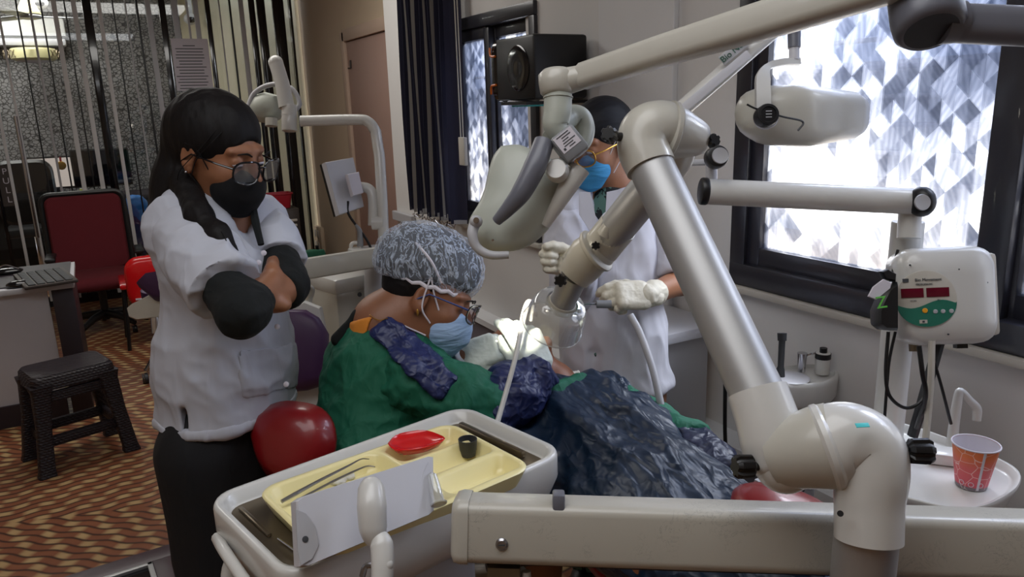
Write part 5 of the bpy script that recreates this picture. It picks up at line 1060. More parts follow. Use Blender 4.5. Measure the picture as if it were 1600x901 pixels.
G().box(tu(TL/2-.05, .01, ZR-.017), (.012, .20, .015), RT, bev=.003).obj('well_rail', 'steel_dull', du); G().box(tu(-TL/2+.045, .06, ZR-.021), (.008, .12, .006), RT, bev=.002).obj('well_ridge', 'steel_dull', du)
G().tube([tu(-TL/2+.05, -.02, ZR-.02), tu(-TL/2+.055, -.07, ZR-.021)], .0018, 6).obj('loose_wire', 'chrome', du)
G().tube(spline([tu(-TL/2+.04, .10, ZR-.07), tu(-TL/2-.002, .08, ZR-.11), tu(-TL/2-.01, .05, ZR-.20)]), .013, 12).obj('side_handle', 'white_plastic', du)
G().tube(spline([tu(-TL/2, .12, ZR-.06), tu(-TL/2-.012, .05, ZR-.05), tu(-TL/2-.012, -.04, ZR-.07), tu(-TL/2+.0, -.12, ZR-.12)]), .010, 10).obj('side_moulding', 'white_plastic', du)
G().box(tu(.05, 0, ZR-.2), (.16, .14, .14), RT, bev=.02).obj('swivel_block', 'light_grey', du)
pw = tu(.05, 0, 0); G().tube(spline([tu(.05, 0, ZR-.24), tu(.2, -.1, ZR-.26), P(788, 895, 1.06)-uL*.09, P(788, 895, 1.06)-uL*.02]), .022, 12).obj('link_arm', 'steel_dull', du)
# cream compartment tray
ct_ = thing('instrument_tray', 'cream plastic instrument tray with moulded compartments on the metal well', 'tray', tu(.02, .02, ZR-.024))
ca, cb2, cc2, cd = onZ(402, 764, .962), onZ(676, 662, .962), onZ(822, 722, .962), onZ(520, 838, .962)
au = ((cb2-ca)+(cc2-cd)).normalized(); au.z = 0; au.normalize(); bu = V(-au.y, au.x, 0); cen = (ca+cb2+cc2)/3
cen = (ca+cc2)/2; hl = abs((cc2-ca).dot(au)); hw = abs((cb2-cc2).dot(bu))
cen = ca+au*hl/2-bu*hw/2+bu*0; 
def tt(x_, y_, z): return V(cen.x, cen.y, 0)+au*x_+bu*y_+V(0, 0, z)
zr = .962; zb2 = ZR-.0235
def tloop(cx_, cy_, w_, d_, z, r_): return [tt(x_, y_, z) for x_, y_ in rrect(cx_, cy_, w_, d_, r_, 5)]
comps = [(-hl*.22, hw*.0, hl*.54, hw*.94, .03), (hl*.145, hw*.26, hl*.20*1.0, hw*.42, .018), (hl*.36, hw*.27, hl*.22, hw*.40, .018), (hl*.145, -hw*.20, hl*.19, hw*.50, .018), (hl*.365, -hw*.22, hl*.23, hw*.48, .018)]
comps = [(-hl*.21, 0, hl*.55, hw*.93, .03), (hl*.285, hw*.31, hl*.40, hw*.31, .02), (hl*.285, -hw*.005, hl*.40, hw*.27, .018), (hl*.285, -hw*.32, hl*.40, hw*.28, .018)]
bm = bmesh.new()
outer = tloop(0, 0, hl, hw, zr, .035); ov = [bm.verts.new(p) for p in outer]; edges = [bm.edges.new((ov[i], ov[(i+1) % len(ov)])) for i in range(len(ov))]; rims = []
for (x_, y_, w_, d_, r_) in comps:
    rv = [bm.verts.new(p) for p in tloop(x_, y_, w_, d_, zr, r_)]; edges += [bm.edges.new((rv[i], rv[(i+1) % len(rv)])) for i in range(len(rv))]; rims.append((rv, (x_, y_, w_, d_, r_)))
bmesh.ops.triangle_fill(bm, use_beauty=True, edges=edges)
def skirt(rv, loops):
    prev = rv
    for lp_ in loops:
        nv = [bm.verts.new(p) for p in lp_]
        for i in range(len(nv)): bm.faces.new((prev[i], prev[(i+1) % len(nv)], nv[(i+1) % len(nv)], nv[i]))
        prev = nv
    return prev
skirt(ov, [tloop(0, 0, hl+.006, hw+.006, zr-.003, .037), tloop(0, 0, hl+.004, hw+.004, zr-.007, .037), tloop(0, 0, hl-.02, hw-.02, zb2, .03)])
for rv, (x_, y_, w_, d_, r_) in rims: bm.faces.new(skirt(rv, [tloop(x_, y_, w_-.006, d_-.006, zr-.004, r_), tloop(x_, y_, w_-.02, d_-.02, zb2+.012, r_*.8), tloop(x_, y_, w_-.032, d_-.032, zb2+.004, r_*.7)]))
bmesh.ops.recalc_face_normals(bm, faces=bm.faces[:]); bm.verts.index_update()
link('compartment_tray', [v.co for v in bm.verts], [[v.index for v in f.verts] for f in bm.faces], 'cream_tray', ct_, True, None, 50); bm.free()
zf = zb2+.006
# red lid, black cup, glass vial, tools, gauze
q = thing('red_dish', 'glossy red dish resting on the upper compartment of the cream tray', 'dish', onZ(650, 692, zf+.01))
rl = spline([onZ(x, y, .967) for x, y in ((606, 697), (618, 684), (640, 678), (662, 676), (680, 680), (696, 689), (680, 698), (655, 705), (625, 708), (612, 704), (606, 697))], 3)[:-1]
cR = sum(rl, Vector())/len(rl); G().loft([[cR+(p-cR)*k+V(0, 0, h) for p in rl] for k, h in ((.8, -.008), (.96, .002), (1, .006), (.96, .007), (.90, .003), (.5, .001), (.05, .001))]).obj('dish_body', 'red_bright', q, angle=60)
for x, y in ((632, 702), (652, 692), (668, 695)): G().ell(onZ(x, y, .952), (.004, .004, .0015)).obj('wet_fleck', 'black_gloss', q)
k0 = onZ(732, 712, zf+.004); q = thing('black_cup', 'small black rubber cup standing in the cream tray', 'cup', k0)
G().lathe(k0, (0, 0, 1), [(.011, 0), (.014, .002), (.0155, .012), (.0165, .014), (.0185, .036), (.0165, .036), (.014, .016), (.002, .012)], 32).obj('cup_body', 'dark_rubber', q)
k1 = P(683, 788, 1.20); q = thing('glass_vial', 'clear glass vial with a flared base leaning at the tray edge', 'vial', k1)
dv_ = (P(674, 740, 1.23)-P(686, 790, 1.20)).normalized(); G().lathe(P(686, 788, 1.20), dv_, [(.013, 0), (.014, .002), (.0105, .006), (.0095, .03), (.008, .05), (.002, .056)], 28).obj('vial_body', 'clear_plastic', q)
def tool(nm, pts, r, lab, m='steel'): return tag(G().tube(spline([onZ(x, y, z) for x, y, z in pts], 4), r, 8).obj(nm, m), lab, 'dental tool')
tool('tweezers', [(440, 783, .945), (460, 772, .947), (500, 750, .952), (545, 727, .958), (564, 717, .962), (577, 717, .962)], [.0035, .004, .003, .002, .0012, .0008], 'long steel probe with a hooked tip lying across the cream tray')
tool('dental_mirror', [(470, 778, .944), (520, 752, .950), (560, 733, .955), (575, 728, .96), (586, 729, .96)], [.002, .0025, .002, .0015, .001], 'second steel instrument with a short hooked tip below the long probe')
for i, (x, y) in enumerate(((470, 762), (485, 757), (520, 745), (535, 738), (545, 742), (528, 752))):
    c_ = onZ(x, y, zf+.002); q = surf('gauze_pad', [B(c_, (.014, .011, .004), np.array(Matrix.Rotation(i*1.1, 3, 'Z')), .003)], .0015, 'towel', None, disp=[folds(.003, 90, i)]); tag(q, 'small %s wad of damp gauze in the large compartment' % ('first', 'second', 'third', 'fourth', 'fifth', 'sixth')[i], 'gauze', 'gauze wads in the cream tray'); q['label'] = 'small wad of damp gauze under the steel tools in the cream tray'
# upright control plate with handle
cp_ = thing('control_plate', 'pale grey upright control plate with a white lever handle on the tray edge', 'control plate', P(565, 800, 1.12))
A1, A2, A3, A4 = P(457, 778, 1.115), P(672, 712, 1.245), P(673, 802, 1.235), P(464, 890, 1.10)
A1 = P(458, 780, 1.10); A4 = P(464, 890, 1.07); A3 = P(673, 802, 1.215); A2 = P(672, 712, 1.26); dx_ = (A2-A1); h_ = A1-A4
nP = dx_.cross(h_).normalized(); nP = nP if nP.dot(CBk) > 0 else -nP
cP = (A1+A2+A3+A4)/4; lpP = []
for k, (p, q_) in enumerate(((A1, A2), (A2, A3), (A3, A4), (A4, A1))):
    for t_ in (.04, .96): lpP.append(p+(q_-p)*t_)
G().slab(lpP, nP, .026, .003).obj('plate_body', 'pale_grey', cp_, angle=30)
for (x, y, rot) in ((477, 842, 0), (667, 768, 0)):
    c_ = onpl(x, y, cP+nP*.0145, nP)
    G().lathe(c_-nP*.0008, nP, [(.0045, 0), (.0045, .0015), (.0035, .0018)], 20).obj('screw_hole', 'ink', cp_)
eL = [onpl(x, y, cP+nP*.0138, nP) for x, y in ((462, 795), (478, 802), (492, 822), (498, 850), (488, 872), (470, 883), (465, 860))]
G().slab(eL, nP, .001).obj('end_recess', 'light_grey', cp_); eR = [onpl(x, y, cP+nP*.0138, nP) for x, y in ((669, 722), (661, 740), (656, 770), (658, 792), (667, 799), (670, 780))]
G().slab(eR, nP, .001).obj('end_recess', 'desk_white', cp_)
G().tube(spline([P(580, 756, 1.11), P(580, 764, 1.10), P(581, 790, 1.085), P(583, 825, 1.08), P(588, 845, 1.08)]), [.013, .0195, .0215, .020, .0145], 24).ell(P(580, 764, 1.10), .018).obj('lever_upper', 'white_plastic', cp_)
G().tube(spline([P(590, 836, 1.075), P(596, 850, 1.07), P(598, 880, 1.06), P(596, 920, 1.05)]), [.012, .0165, .0165, .015], 24).ell(P(604, 882, 1.055), .01).obj('lever_lower', 'white_plastic', cp_)
G().tube(spline([P(588, 882, 1.06), P(572, 884, 1.06), P(566, 900, 1.06)]), .0045, 8).obj('lever_pin', 'steel', cp_)
# glass-topped foot frame at the lower edge
fA, fB, fD = onZ(275, 846, .30), onZ(310, 1000, .30), onZ(60, 905, .30)
q = thing('glass_topped_box', 'low maroon framed table with a dark glass top on the woven floor', 'low table', (0, 2, 0))
cF = onZ(271, 847, .22); e_a = (onZ(100, 900, .22)-cF).normalized(); e_b = (onZ(300, 915, .22)-cF).normalized(); e_b = (e_b-e_a*e_b.dot(e_a)).normalized()
RF = Matrix((e_a, e_b, e_a.cross(e_b))).transposed()
def ff(u, v, z): p = cF+e_a*u+e_b*v; return V(p.x, p.y, z)
q.location = ff(.35, .25, 0); WL[q.name] = Vector(q.location)
g = G(); t_ = .075
for (u, v, su, sv) in ((.35, t_/2, .70, t_), (.35, .5-t_/2, .70, t_), (t_/2, .25, t_, .5-2*t_), (.70-t_/2, .25, t_, .5-2*t_)): g.box(ff(u, v, .205), (su, sv, .03), RF, bev=.003)
g.obj('top_frame', 'maroon_frame', q)
g = G()
for (u, v, su, sv) in ((.35, t_+.008, .70-2*t_, .016), (.35, .5-t_-.008, .70-2*t_, .016), (t_+.008, .25, .016, .5-2*t_), (.70-t_-.008, .25, .016, .5-2*t_)): g.box(ff(u, v, .215), (su, sv, .012), RF, bev=.002)
g.obj('metal_beading', 'metal_pipe', q); G().box(ff(.35, .25, .208), (.53, .33, .006), RF).obj('glass_top', 'black_gloss', q)
for u in (.04, .66):
    for v in (.04, .46): G().box(ff(u, v, .1), (.05, .05, .2), RF, bev=.003).obj('leg', 'maroon_frame', q)
tag(cable([onZ(300, 842, .01), onZ(330, 838, .01), onZ(275, 848, .01), onZ(420, 830, .01)], .006, 'floor_cable', 'black_plastic', None), 'black cable on the floor by the maroon framed table', 'cable')
# red stool seat of the dentist
rs = thing('dentist_stool', 'dark red stool with a rounded backrest under the dentist in green', 'stool', (P(560, 780, 1.85).x, P(560, 780, 1.85).y, 0))
bk = [(393, 680), (398, 655), (415, 637), (440, 627), (468, 627), (500, 636), (520, 660), (524, 700), (505, 740), (470, 762), (430, 752), (405, 722)]
nS = (CBk-CRt*.35+V(0, 0, .25)).normalized(); cS = P(455, 690, 1.72); lpS = spline([onpl(x, y, cS, nS) for x, y in bk+[bk[0]]], 3)[:-1]
G().slab(lpS, nS, .05, .02, .03).obj('backrest', 'red_vinyl', rs, angle=80)
s0_ = V(rs.location.x, rs.location.y, .50); G().lathe(s0_-V(0, 0, .04), (0, 0, 1), [(.15, 0), (.185, .01), (.195, .04), (.18, .07), (.1, .085)], 36).obj('seat', 'red_vinyl', rs); G().cyl((s0_.x, s0_.y, .1), s0_-V(0, 0, .04), .025).obj('gas_column', 'chrome', rs)
G().tube(spline([s0_-V(0, 0, .03), cS+V(0, 0, -.2)-nS*.04, cS-nS*.03]), .014, 10).obj('back_bracket', 'black_plastic', rs)
for k in range(5):
    an = 2*math.pi*k/5; e = V(s0_.x+.26*math.cos(an), s0_.y+.26*math.sin(an), 0); o = G().tube([(s0_.x, s0_.y, .13), e+V(0, 0, .075)], [.022, .014], 10).obj('leg', 'chrome', rs); caster(e, .028, o)
# ---------------------------------------------------------------- people
def axis_of(a, b): return (Vector(b)-Vector(a)).normalized()
def person(name, label, prims, mat, res=.0045):
    o = surf(name, prims, res, mat, None, sm=2); return tag(o, label, 'person')
def tube_sleeve(nm, pts, radii, mat, par, disp, res=.005, cuts=None, sq=None, k=.03):
    pr = [C(pts[i], pts[i+1], radii[i], radii[i+1], k, sq) for i in range(len(pts)-1)]
    return surf(nm, pr, res, mat, par, cuts=cuts if cuts is not None else [(pts[-1], axis_of(pts[-2], pts[-1]))], disp=disp)
def hairstrands(nm, paths, mat, par, base=.008):
    for p, r in paths: G().tube(spline(p, 6), r, 8).obj(nm, mat, par)
# ===== standing woman in the white coat, black mask
f = (CRt*.87+CBk*.38-Vector((0, 0, 1))*.36).normalized(); RH = basis(f); hc_ = P(341, 240, 1.70); sA = 1.10
LA = lambda x, y, z: hc_+RH @ V(x, y, z)*sA
bfw = Vector((.40, -.91, 0)).normalized(); blat = bfw.cross(V(0, 0, 1)); dn = V(0, 0, -1)
nb_ = P(330, 322, 1.76); shR, shL = P(278, 350, 1.66), P(414, 340, 1.86)
elR, wrR = P(378, 488, 1.49), P(426, 438, 1.63); elL, wrL = P(450, 446, 1.70), P(424, 470, 1.60)
ch = P(350, 400, 1.79); be = P(352, 540, 1.79); hp = P(358, 660, 1.81)
hipz = V(hp.x, hp.y, .82)
feet = [V(hp.x, hp.y, 0)+blat*s*.11+bfw*.02 for s in (-1, 1)]
prA = head_prims(hc_, RH, sA)+[C(nb_, LA(0, -.03, -.03), .058, .056, .03), C(nb_, ch, .07, .11, .05, (bfw, 1.4)), C(shR, shL, .036, None, .05), C(ch, be, .10, .10, .05, (bfw, 1.4)), C(be, hipz, .12, .14, .05, (bfw, 1.3)),
    C(shR, elR, .038, .038, .02), C(elR, wrR, .038, .027, .02), C(shL, elL, .038, .038, .02), C(elL, wrL, .040, .027, .02)]
prA += hand_prims(wrR, axis_of(wrR, P(432, 392, 1.92)), CRt, (.25, .3, .3, .35), -1, .95)
prA += hand_prims(wrL, (-CRt*.85+CUp*.22+CBk*.15), -CBk*.3-CUp, (.2, .25, .3, .35), 1, .95, (.6, .5, .1))
for s, ft in zip((-1, 1), feet):
    kn = ft+V(0, 0, .45)+bfw*.02; prA += [C(hipz+blat*s*.075, kn, .070, .052, .03), C(kn, ft+V(0, 0, .08), .055, .038, .03), C(ft+V(0, 0, .04), ft+bfw*.14+V(0, 0, .028), .036, .026, .03)]
A = person('person', 'woman standing with folded arms in a short white coat, black mask and glasses', prA, 'skin')
res = .006
dc = [folds(.014, 6, 11, (1, 1, .8), None, .7, 2.6), folds(.006, 14, 12, (1, 1, .8), None, .7, 2.6)]
zh = P(350, 688, 1.66).z
coatp = [C(P(340, 352, 1.77), P(352, 460, 1.78), .118, .142, .05, (bfw, 1.22)), C(P(352, 460, 1.78), P(352, 560, 1.80), .142, .158, .05, (bfw, 1.2)), C(P(352, 560, 1.80), hp+V(0, 0, -.1), .158, .172, .05, (bfw, 1.22)),
         C(shR, shL, .062, None, .05), C(shR+dn*.02, P(300, 420, 1.68), .06, .07, .05), E(ch+bfw*.08+dn*.03, (.12, .07, .08), basis(bfw), .05), C(nb_, P(335, 350, 1.78), .075, .1, .05)]
coatp += [C(P(362, 318, 1.74), P(402, 378, 1.72), .046, .012, .01, (CBk, .8), '-'), E(nb_+V(0, 0, .05), (.075, .08, .06), None, .02, '-')]
coatp += [B(P(293, 672, 1.68), (.006, .06, .055), basis(CBk), .003, .004, '-')]
coat = surf('coat', coatp, res, 'coat_white', A, cuts=[((0, 0, zh), (0, 0, -1))], disp=dc)
pkc = P(413, 578, 1.66)
pocket = surf('pocket', coatp[:6], .005, 'coat_white', A, grow=.0035, disp=dc, cuts=[(P(368, 590, 1.66), -CRt), (P(424, 590, 1.66), CRt), (P(400, 545, 1.66), CUp), (P(400, 625, 1.66), -CUp), (hp+bfw*.02, -bfw)])
h_ = surf('hem_band', coatp[:4], .005, 'coat_white', A, grow=.003, disp=dc, cuts=[((0, 0, zh-.001), (0, 0, -1)), ((0, 0, zh+.022), (0, 0, 1)), ])
for (x, y, d) in ((404, 410, 1.62), (412, 395, 1.64), (433, 510, 1.63), (447, 600, 1.66)): G().lathe(P(x, y, d), CBk+CRt*.5, [(.006, 0), (.006, .002), (.004, .003)], 16).obj('button', 'paper', A)
slR = tube_sleeve('sleeve', [shR, shR+(elR-shR)*.4, shR+(elR-shR)*.76], [.064, .072, .078], 'coat_white', A, dc)
slL = tube_sleeve('sleeve', [shL, shL+(elL-shL)*.4, shL+(elL-shL)*.66], [.056, .059, .062], 'coat_white', A, dc)
dk_ = [folds(.006, 14, 21)]
tube_sleeve('undersleeve', [shR+(elR-shR)*.45, elR, elR+(wrR-elR)*.42], [.048, .048, .042], 'black_knit', A, dk_, k=.02)
tube_sleeve('undersleeve', [shL+(elL-shL)*.45, elL, elL+(wrL-elL)*.40], [.046, .048, .042], 'black_knit', A, dk_, k=.02, )
surf('undershirt', [C(nb_+dn*.03, ch, .085, .128, .04, (bfw, 1.3)), C(shR, shL, .052, None, .04)], .006, 'black_knit', A, cuts=[(nb_+V(0, 0, .015)+bfw*-.0, (V(0, 0, 1)+bfw*.9))], disp=dk_)
pz = [C(hipz+blat*s*.075, ft+V(0, 0, .07), .106, .070, .04) for s, ft in zip((-1, 1), feet)]+[C(hipz+V(0, 0, .05), hipz+dn*.05,   .125, .13, .05, (bfw, 1.25))]
surf('trousers', pz, .008, 'trouser_black', A, cuts=[((0, 0, .06), (0, 0, -1))], disp=[folds(.010, 6, 31, (1, 1, .5))])
for s, ft in zip((-1, 1), feet): surf('shoe', [C(ft+V(0, 0, .05), ft+bfw*.15+V(0, 0, .036), .044, .034, .03)], .006, 'black_plastic', A, cuts=[((0, 0, .004), (0, 0, -1))])
hairp = [E(LA(0, -.020, .042), (.082*sA, .102*sA, .086*sA), np.array(RH), .01), C(LA(0, -.08, .02), P(282, 290, 1.74), .055, .058, .03), E(LA(0, .105, -.028), (.070*sA, .072*sA, .083*sA), np.array(RH), .012, '-')]
for sx in (-1, 1): hairp += [E(LA(sx*.085, .014, -.032), (.030, .036, .044), np.array(RH), .012, '-')]
hairp += [C(P(282, 285, 1.74), P(262, 345, 1.72), .055, .042, .03), C(P(262, 345, 1.72), P(243, 372, 1.74), .040, .012, .03), C(P(290, 290, 1.68), P(310, 338, 1.60), .032, .027, .03), C(P(310, 338, 1.60), P(342, 368, 1.56), .027, .023, .02), C(P(342, 368, 1.56), P(367, 397, 1.54), .023, .009, .02)]
hr = surf('hair', hairp, .0045, 'hair', A, disp=[folds(.003, 40, 5, (1, 1, .12))])
mp = [E(LA(0, .060, -.050), (.060*sA, .054*sA, .056*sA), np.array(RH), .01), C(LA(0, .098, -.018), LA(0, .100, -.055), .014*sA, .016*sA, .025), E(LA(0, .070, -.088), (.034*sA, .03*sA, .026*sA), np.array(RH), .02)]
up_ = RH @ V(0, .35, 1); mk = surf('face_mask', mp, .003, 'black_mask_cloth', A, cuts=[(LA(0, .028, 0), RH @ V(0, -1, .25)), (LA(0, .09, -.008), RH @ V(0, .55, 1))])
for sx in (-1, 1): G().tube(spline([LA(sx*.060, .035, -.018), LA(sx*.073, .012, .018), LA(sx*.079, -.012, .024)]), .0014, 6).tube(spline([LA(sx*.058, .032, -.072), LA(sx*.072, .006, -.04), LA(sx*.078, -.014, -.026)]), .0014, 6).obj('ear_loop', 'black_mask_cloth', mk)
hairstrands('loose_strand', [([LA(.045, .055, .075), LA(.072, .045, .04), LA(.079, .020, .0), LA(.080, .012, -.04)], .0010), ([LA(.05, .045, .08), LA(.078, .030, .03), LA(.084, -.012, -.03), LA(.082, -.02, -.06)], .0009), ([P(318, 330, 1.58), P(338, 352, 1.55), P(352, 372, 1.53), P(360, 402, 1.535)], .0012), ([P(322, 345, 1.57), P(345, 372, 1.54), P(372, 402, 1.54)], .0012), ([P(262, 330, 1.66), P(250, 352, 1.66), P(246, 380, 1.68)], .0014)], 'hair', hr)
glasses(hc_+RH @ V(0, .006, -.004), RH, sA*1.02, A)
for sx in (-1, 1): e_ = LA(sx*.031, .0755, .004); G().ell(e_, (.0128*sA, .0130*sA, .0060*sA), RH).obj('eye', 'paper', A); G().ell(LA(sx*.031, .086, .0015), (.0055*sA, .0028, .0035*sA), RH).obj('iris', 'black_gloss', A); G().tube(spline([LA(sx*.018, .101, .026), LA(sx*.032, .100, .032), LA(sx*.046, .089, .028)]), [.0018, .0026, .0012], 6).obj('eyebrow', 'hair', A)
G().ell(LA(.080, -.002, -.032), .0028).obj('earring', 'chrome', A)
G().tube(spline([P(396, 318, 1.715), P(399, 345, 1.70), P(408, 382, 1.685)]), [.006, .009, .007], 8).obj('neckline_band', 'black_knit', A)
# ===== seated dentist in green and navy gown
f = (CRt*.93-CUp*.36+CBk*.06).normalized(); upB = (CUp*.92+CRt*.36); RB_ = basis(f, upB); hb_ = P(672, 466, 1.88); sB = 1.06
LB = lambda x, y, z: hb_+RB_ @ V(x, y, z)*sB
c7 = P(604, 508, 1.88); shN, shF = P(655, 600, 1.79), P(668, 560, 2.06)
elN, wrN = P(776, 640, 1.80), P(842, 578, 1.86); elF, wrF = P(668, 625, 2.08), P(722, 560, 1.93)
bk1, pel = P(600, 620, 1.90), P(585, 800, 1.90); pelv = V(pel.x, pel.y, .60)
fB = (CRt*.9-CBk*.3); fB.z = 0; fB.normalize(); kn = [V(pel.x, pel.y, .56)+fB*.40+fB.cross(V(0, 0, 1))*s*.14 for s in (-1, 1)]
gR = hand_prims(wrN, CUp*.9-CRt*.38, -CBk-CRt*.5, (.4, .55, .65, .75), -1, 1.05, (.75, .35, .5), .02, .026, .8)
gL = hand_prims(wrF, CRt*.92+CUp*.30+CBk*.05, -CBk*.75-CUp*.35, (.16, .34, .5, .6), 1, 1.0, (.85, .45, .25), .02, .026, .9)
prB = head_prims(hb_, RB_, sB)+[C(c7, LB(0, -.035, -.02), .066, .056, .03), C(c7, bk1, .08, .12, .06), C(shN, shF, .05, None, .06), C(bk1, pelv, .12, .14, .06),
    C(shN, elN, .05, .042, .03), C(elN, wrN, .042, .026, .02), C(shF, elF, .05, .042, .03), C(elF, wrF, .042, .026, .02)]
for s, k_ in zip((-1, 1), kn): ft = V(k_.x, k_.y, 0)-fB*.02; prB += [C(pelv+fB.cross(V(0, 0, 1))*s*.09, k_, .09, .065, .04), C(k_, ft+V(0, 0, .08), .06, .04, .03), C(ft+V(0, 0, .04), ft+fB*.14+V(0, 0, .03), .036, .026, .03)]
prB += [p for p in gR+gL]
Bp = person('person', 'seated dentist in a green gown with blue sleeves, bouffant cap and blue mask', prB, 'skin_dark')
dg = [folds(.016, 8, 41, (1, 1, .5), None, .6, 2.6), folds(.007, 18, 42, (1, .6, 1), None, .6, 2.6)]
gp_ = [C(P(610, 560, 1.90), P(603, 640, 1.90), .125, .150, .06), C(P(603, 640, 1.90), pelv+V(0, 0, .12), .150, .17, .06), C(pelv+V(0, 0, .12), pelv+dn*.02, .17, .18, .05), C(shN, shF, .075, None, .06), E(P(565, 570, 1.88), (.07, .09, .08), None, .06),
       E(c7+V(.02, 0, .045), (.075, .08, .045), None, .03, '-'), C(P(560, 505, 1.86), P(545, 535, 1.84), .022, .012, .02)]
gp_ += [C(pelv+fB.cross(V(0, 0, 1))*s*.09+V(0, 0, .03), k_+V(0, 0, .02), .125, .10, .06) for s, k_ in zip((-1, 1), kn)]+[C(kn[0]+V(0, 0, .02), kn[1]+V(0, 0, .02), .09, .09, .06)]
gw = surf('gown', gp_, .007, 'gown_green', Bp, disp=dg)
tube_sleeve('gown_sleeve', [shN-CRt*.02, shN+(elN-shN)*.5, elN+(elN-shN)*.02], [.080, .082, .074], 'gown_green', Bp, [folds(.016, 12, 43), folds(.006, 26, 44)])
tube_sleeve('blue_cuff_sleeve', [elN-(elN-shN)*.06, elN+(wrN-elN)*.45, wrN+(wrN-elN)*.06], [.070, .066, .050], 'gown_navy', Bp, [folds(.014, 15, 45), folds(.006, 30, 46)])
tube_sleeve('gown_sleeve', [shF, elF, elF+(wrF-elF)*.97], [.085, .078, .047], 'gown_green', Bp, [folds(.012, 14, 47)])
# navy collar band falling from neck to chest
cw = [P(590, 503, 1.84), P(618, 520, 1.78), P(640, 545, 1.74), P(670, 565, 1.745), P(700, 590, 1.77)]
uN = (CRt*.76-CUp*.65).normalized(); nN = (CRt*.65+CUp*.76).normalized()
surf('navy_collar', gp_[:5]+[C(c7, c7+V(.02, 0, -.05), .062, .10, .06), C(shN-CRt*.02, shN+(elN-shN)*.5, .080, .082, .05), C(P(618, 520, 1.86), P(690, 575, 1.84), .05, .05, .05)], .004, 'gown_navy', Bp, grow=.009, disp=[folds(.008, 16, 48, (1, 1, 1), None, .3), folds(.004, 34, 49)],
     cuts=[(P(652, 528, 1.8), nN), (P(628, 560, 1.8), -nN), (P(592, 505, 1.8), -uN), (P(706, 600, 1.8), uN), (P(650, 550, 1.90), -CBk)])
surf('kurta', [C(c7, LB(0, -.035, -.02), .066, .056, .03), C(c7, bk1, .08, .12, .06), C(shN, shF, .05, None, .06)], .005, 'kurta_orange', Bp, grow=.006, cuts=[(P(582, 510, 1.85), (CRt*.93-CUp*.35)), (P(560, 500, 1.85), (CUp*.95-CRt*.25)), (P(600, 560, 1.85), -CUp)], disp=[folds(.003, 20, 50)])
surf('dark_neckband', [C(P(598, 489, 1.90), P(560, 492, 1.85), .009, .012, .02), C(P(560, 492, 1.85), P(528, 530, 1.84), .012, .018, .02)], .004, 'black_knit', Bp)
hp3 = [E(LB(0, -.035, .040), (.079*sB, .098*sB, .082*sB), np.array(RB_), .01), E(LB(0, .095, -.030), (.07, .07, .088), np.array(RB_), .012, '-'), E(LB(0, -.065, -.012), (.058, .045, .046), np.array(RB_), .03)]
for sx in (-1, 1): hp3 += [E(LB(sx*.085, .010, -.034), (.030, .036, .044), np.array(RB_), .012, '-')]
cc_ = P(668, 404, 1.88); RC = basis((CRt*.96-CUp*.28).normalized(), CUp)
capn = (CRt*-.30-CUp*.95)
surf('hair', hp3, .004, 'hair', Bp, disp=[folds(.002, 40, 6)])
surf('hair_bundle', [E(cc_, (.087, .107, .081), np.array(RC), .02), C(P(640, 405, 1.88), P(712, 425, 1.88), .068, .062, .05), E(P(618, 412, 1.88), (.053, .029, .034), np.array(RC), .05)], .005, 'hair', Bp, cuts=[(P(672, 442, 1.88), capn)])
capp = [E(cc_, (.094, .116, .088), np.array(RC), .02), C(P(640, 405, 1.88), P(712, 425, 1.88), .074, .07, .05), E(P(618, 412, 1.88), (.06, .035, .04), np.array(RC), .05)]
cap = surf('bouffant_cap', capp, .0035, 'cap_gauze', Bp, cuts=[(P(672, 449, 1.88), capn)], disp=[folds(.005, 26, 51, (1, 1, 1)), folds(.002, 60, 52)])
# elastic rim of the cap: ring in the cut plane
cn = Vector(capn).normalized(); rc = P(670, 438, 1.88)
rv = frame(cn, CRt); g = G(); rim = []
for i in range(72):
    a_ = 2*math.pi*i/72; p = rc+CRt*(.108*math.cos(a_))+CBk*(.080*math.sin(a_)); p = p-cn*(p-P(670, 446, 1.88)).dot(cn); rim.append(p+cn*.003*math.sin(a_*18))
G().tube(rim, .0055, 8, closed=True).obj('elastic_rim', 'paper', cap)
G().tube(spline([P(636, 367, 1.84), P(655, 385, 1.79), P(675, 410, 1.785), P(690, 442, 1.80)]), .0035, 6).obj('mask_tie', 'paper', Bp)
mp = [E(LB(0, .060, -.052), (.060*sB, .056*sB, .060*sB), np.array(RB_), .01), C(LB(0, .098, -.020), LB(0, .104, -.060), .015*sB, .016*sB, .025), E(LB(0, .074, -.096), (.034*sB, .03*sB, .024*sB), np.array(RB_), .02)]
mk = surf('face_mask', mp, .003, 'pale_mask_cloth', Bp, cuts=[(LB(0, .030, 0), RB_ @ V(0, -1, .1)), (LB(0, .09, -.006), RB_ @ V(0, .5, 1))], disp=[folds(.002, 40, 53, (.3, .3, 1))])
for a, b, c in ((LB(.06, .038, -.015), LB(.072, .014, .02), LB(.079, -.002, .05)), (LB(.060, .030, -.05), LB(.078, .002, -.02), LB(.08, -.004, .05)), (LB(.056, .030, -.080), LB(.07, -.04, -.072), LB(.03, -.108, -.045))): G().tube(spline([a, b, c]), .0022, 6).obj('mask_strap', 'paper', mk)
glasses(hb_+RB_ @ V(0, .008, .002), RB_, sB*1.02, Bp, 'black_gloss', True, 'glasses', 'outer_blue')
for sx in (-1, 1): G().tube(spline([LB(sx*.018, .101, .026), LB(sx*.032, .100, .031), LB(sx*.046, .089, .027)]), [.0018, .0026, .0012], 6).obj('eyebrow', 'hair', Bp)
G().ell(LB(.082, -.002, -.036), (.003, .003, .009)).obj('earring', 'gold', Bp)
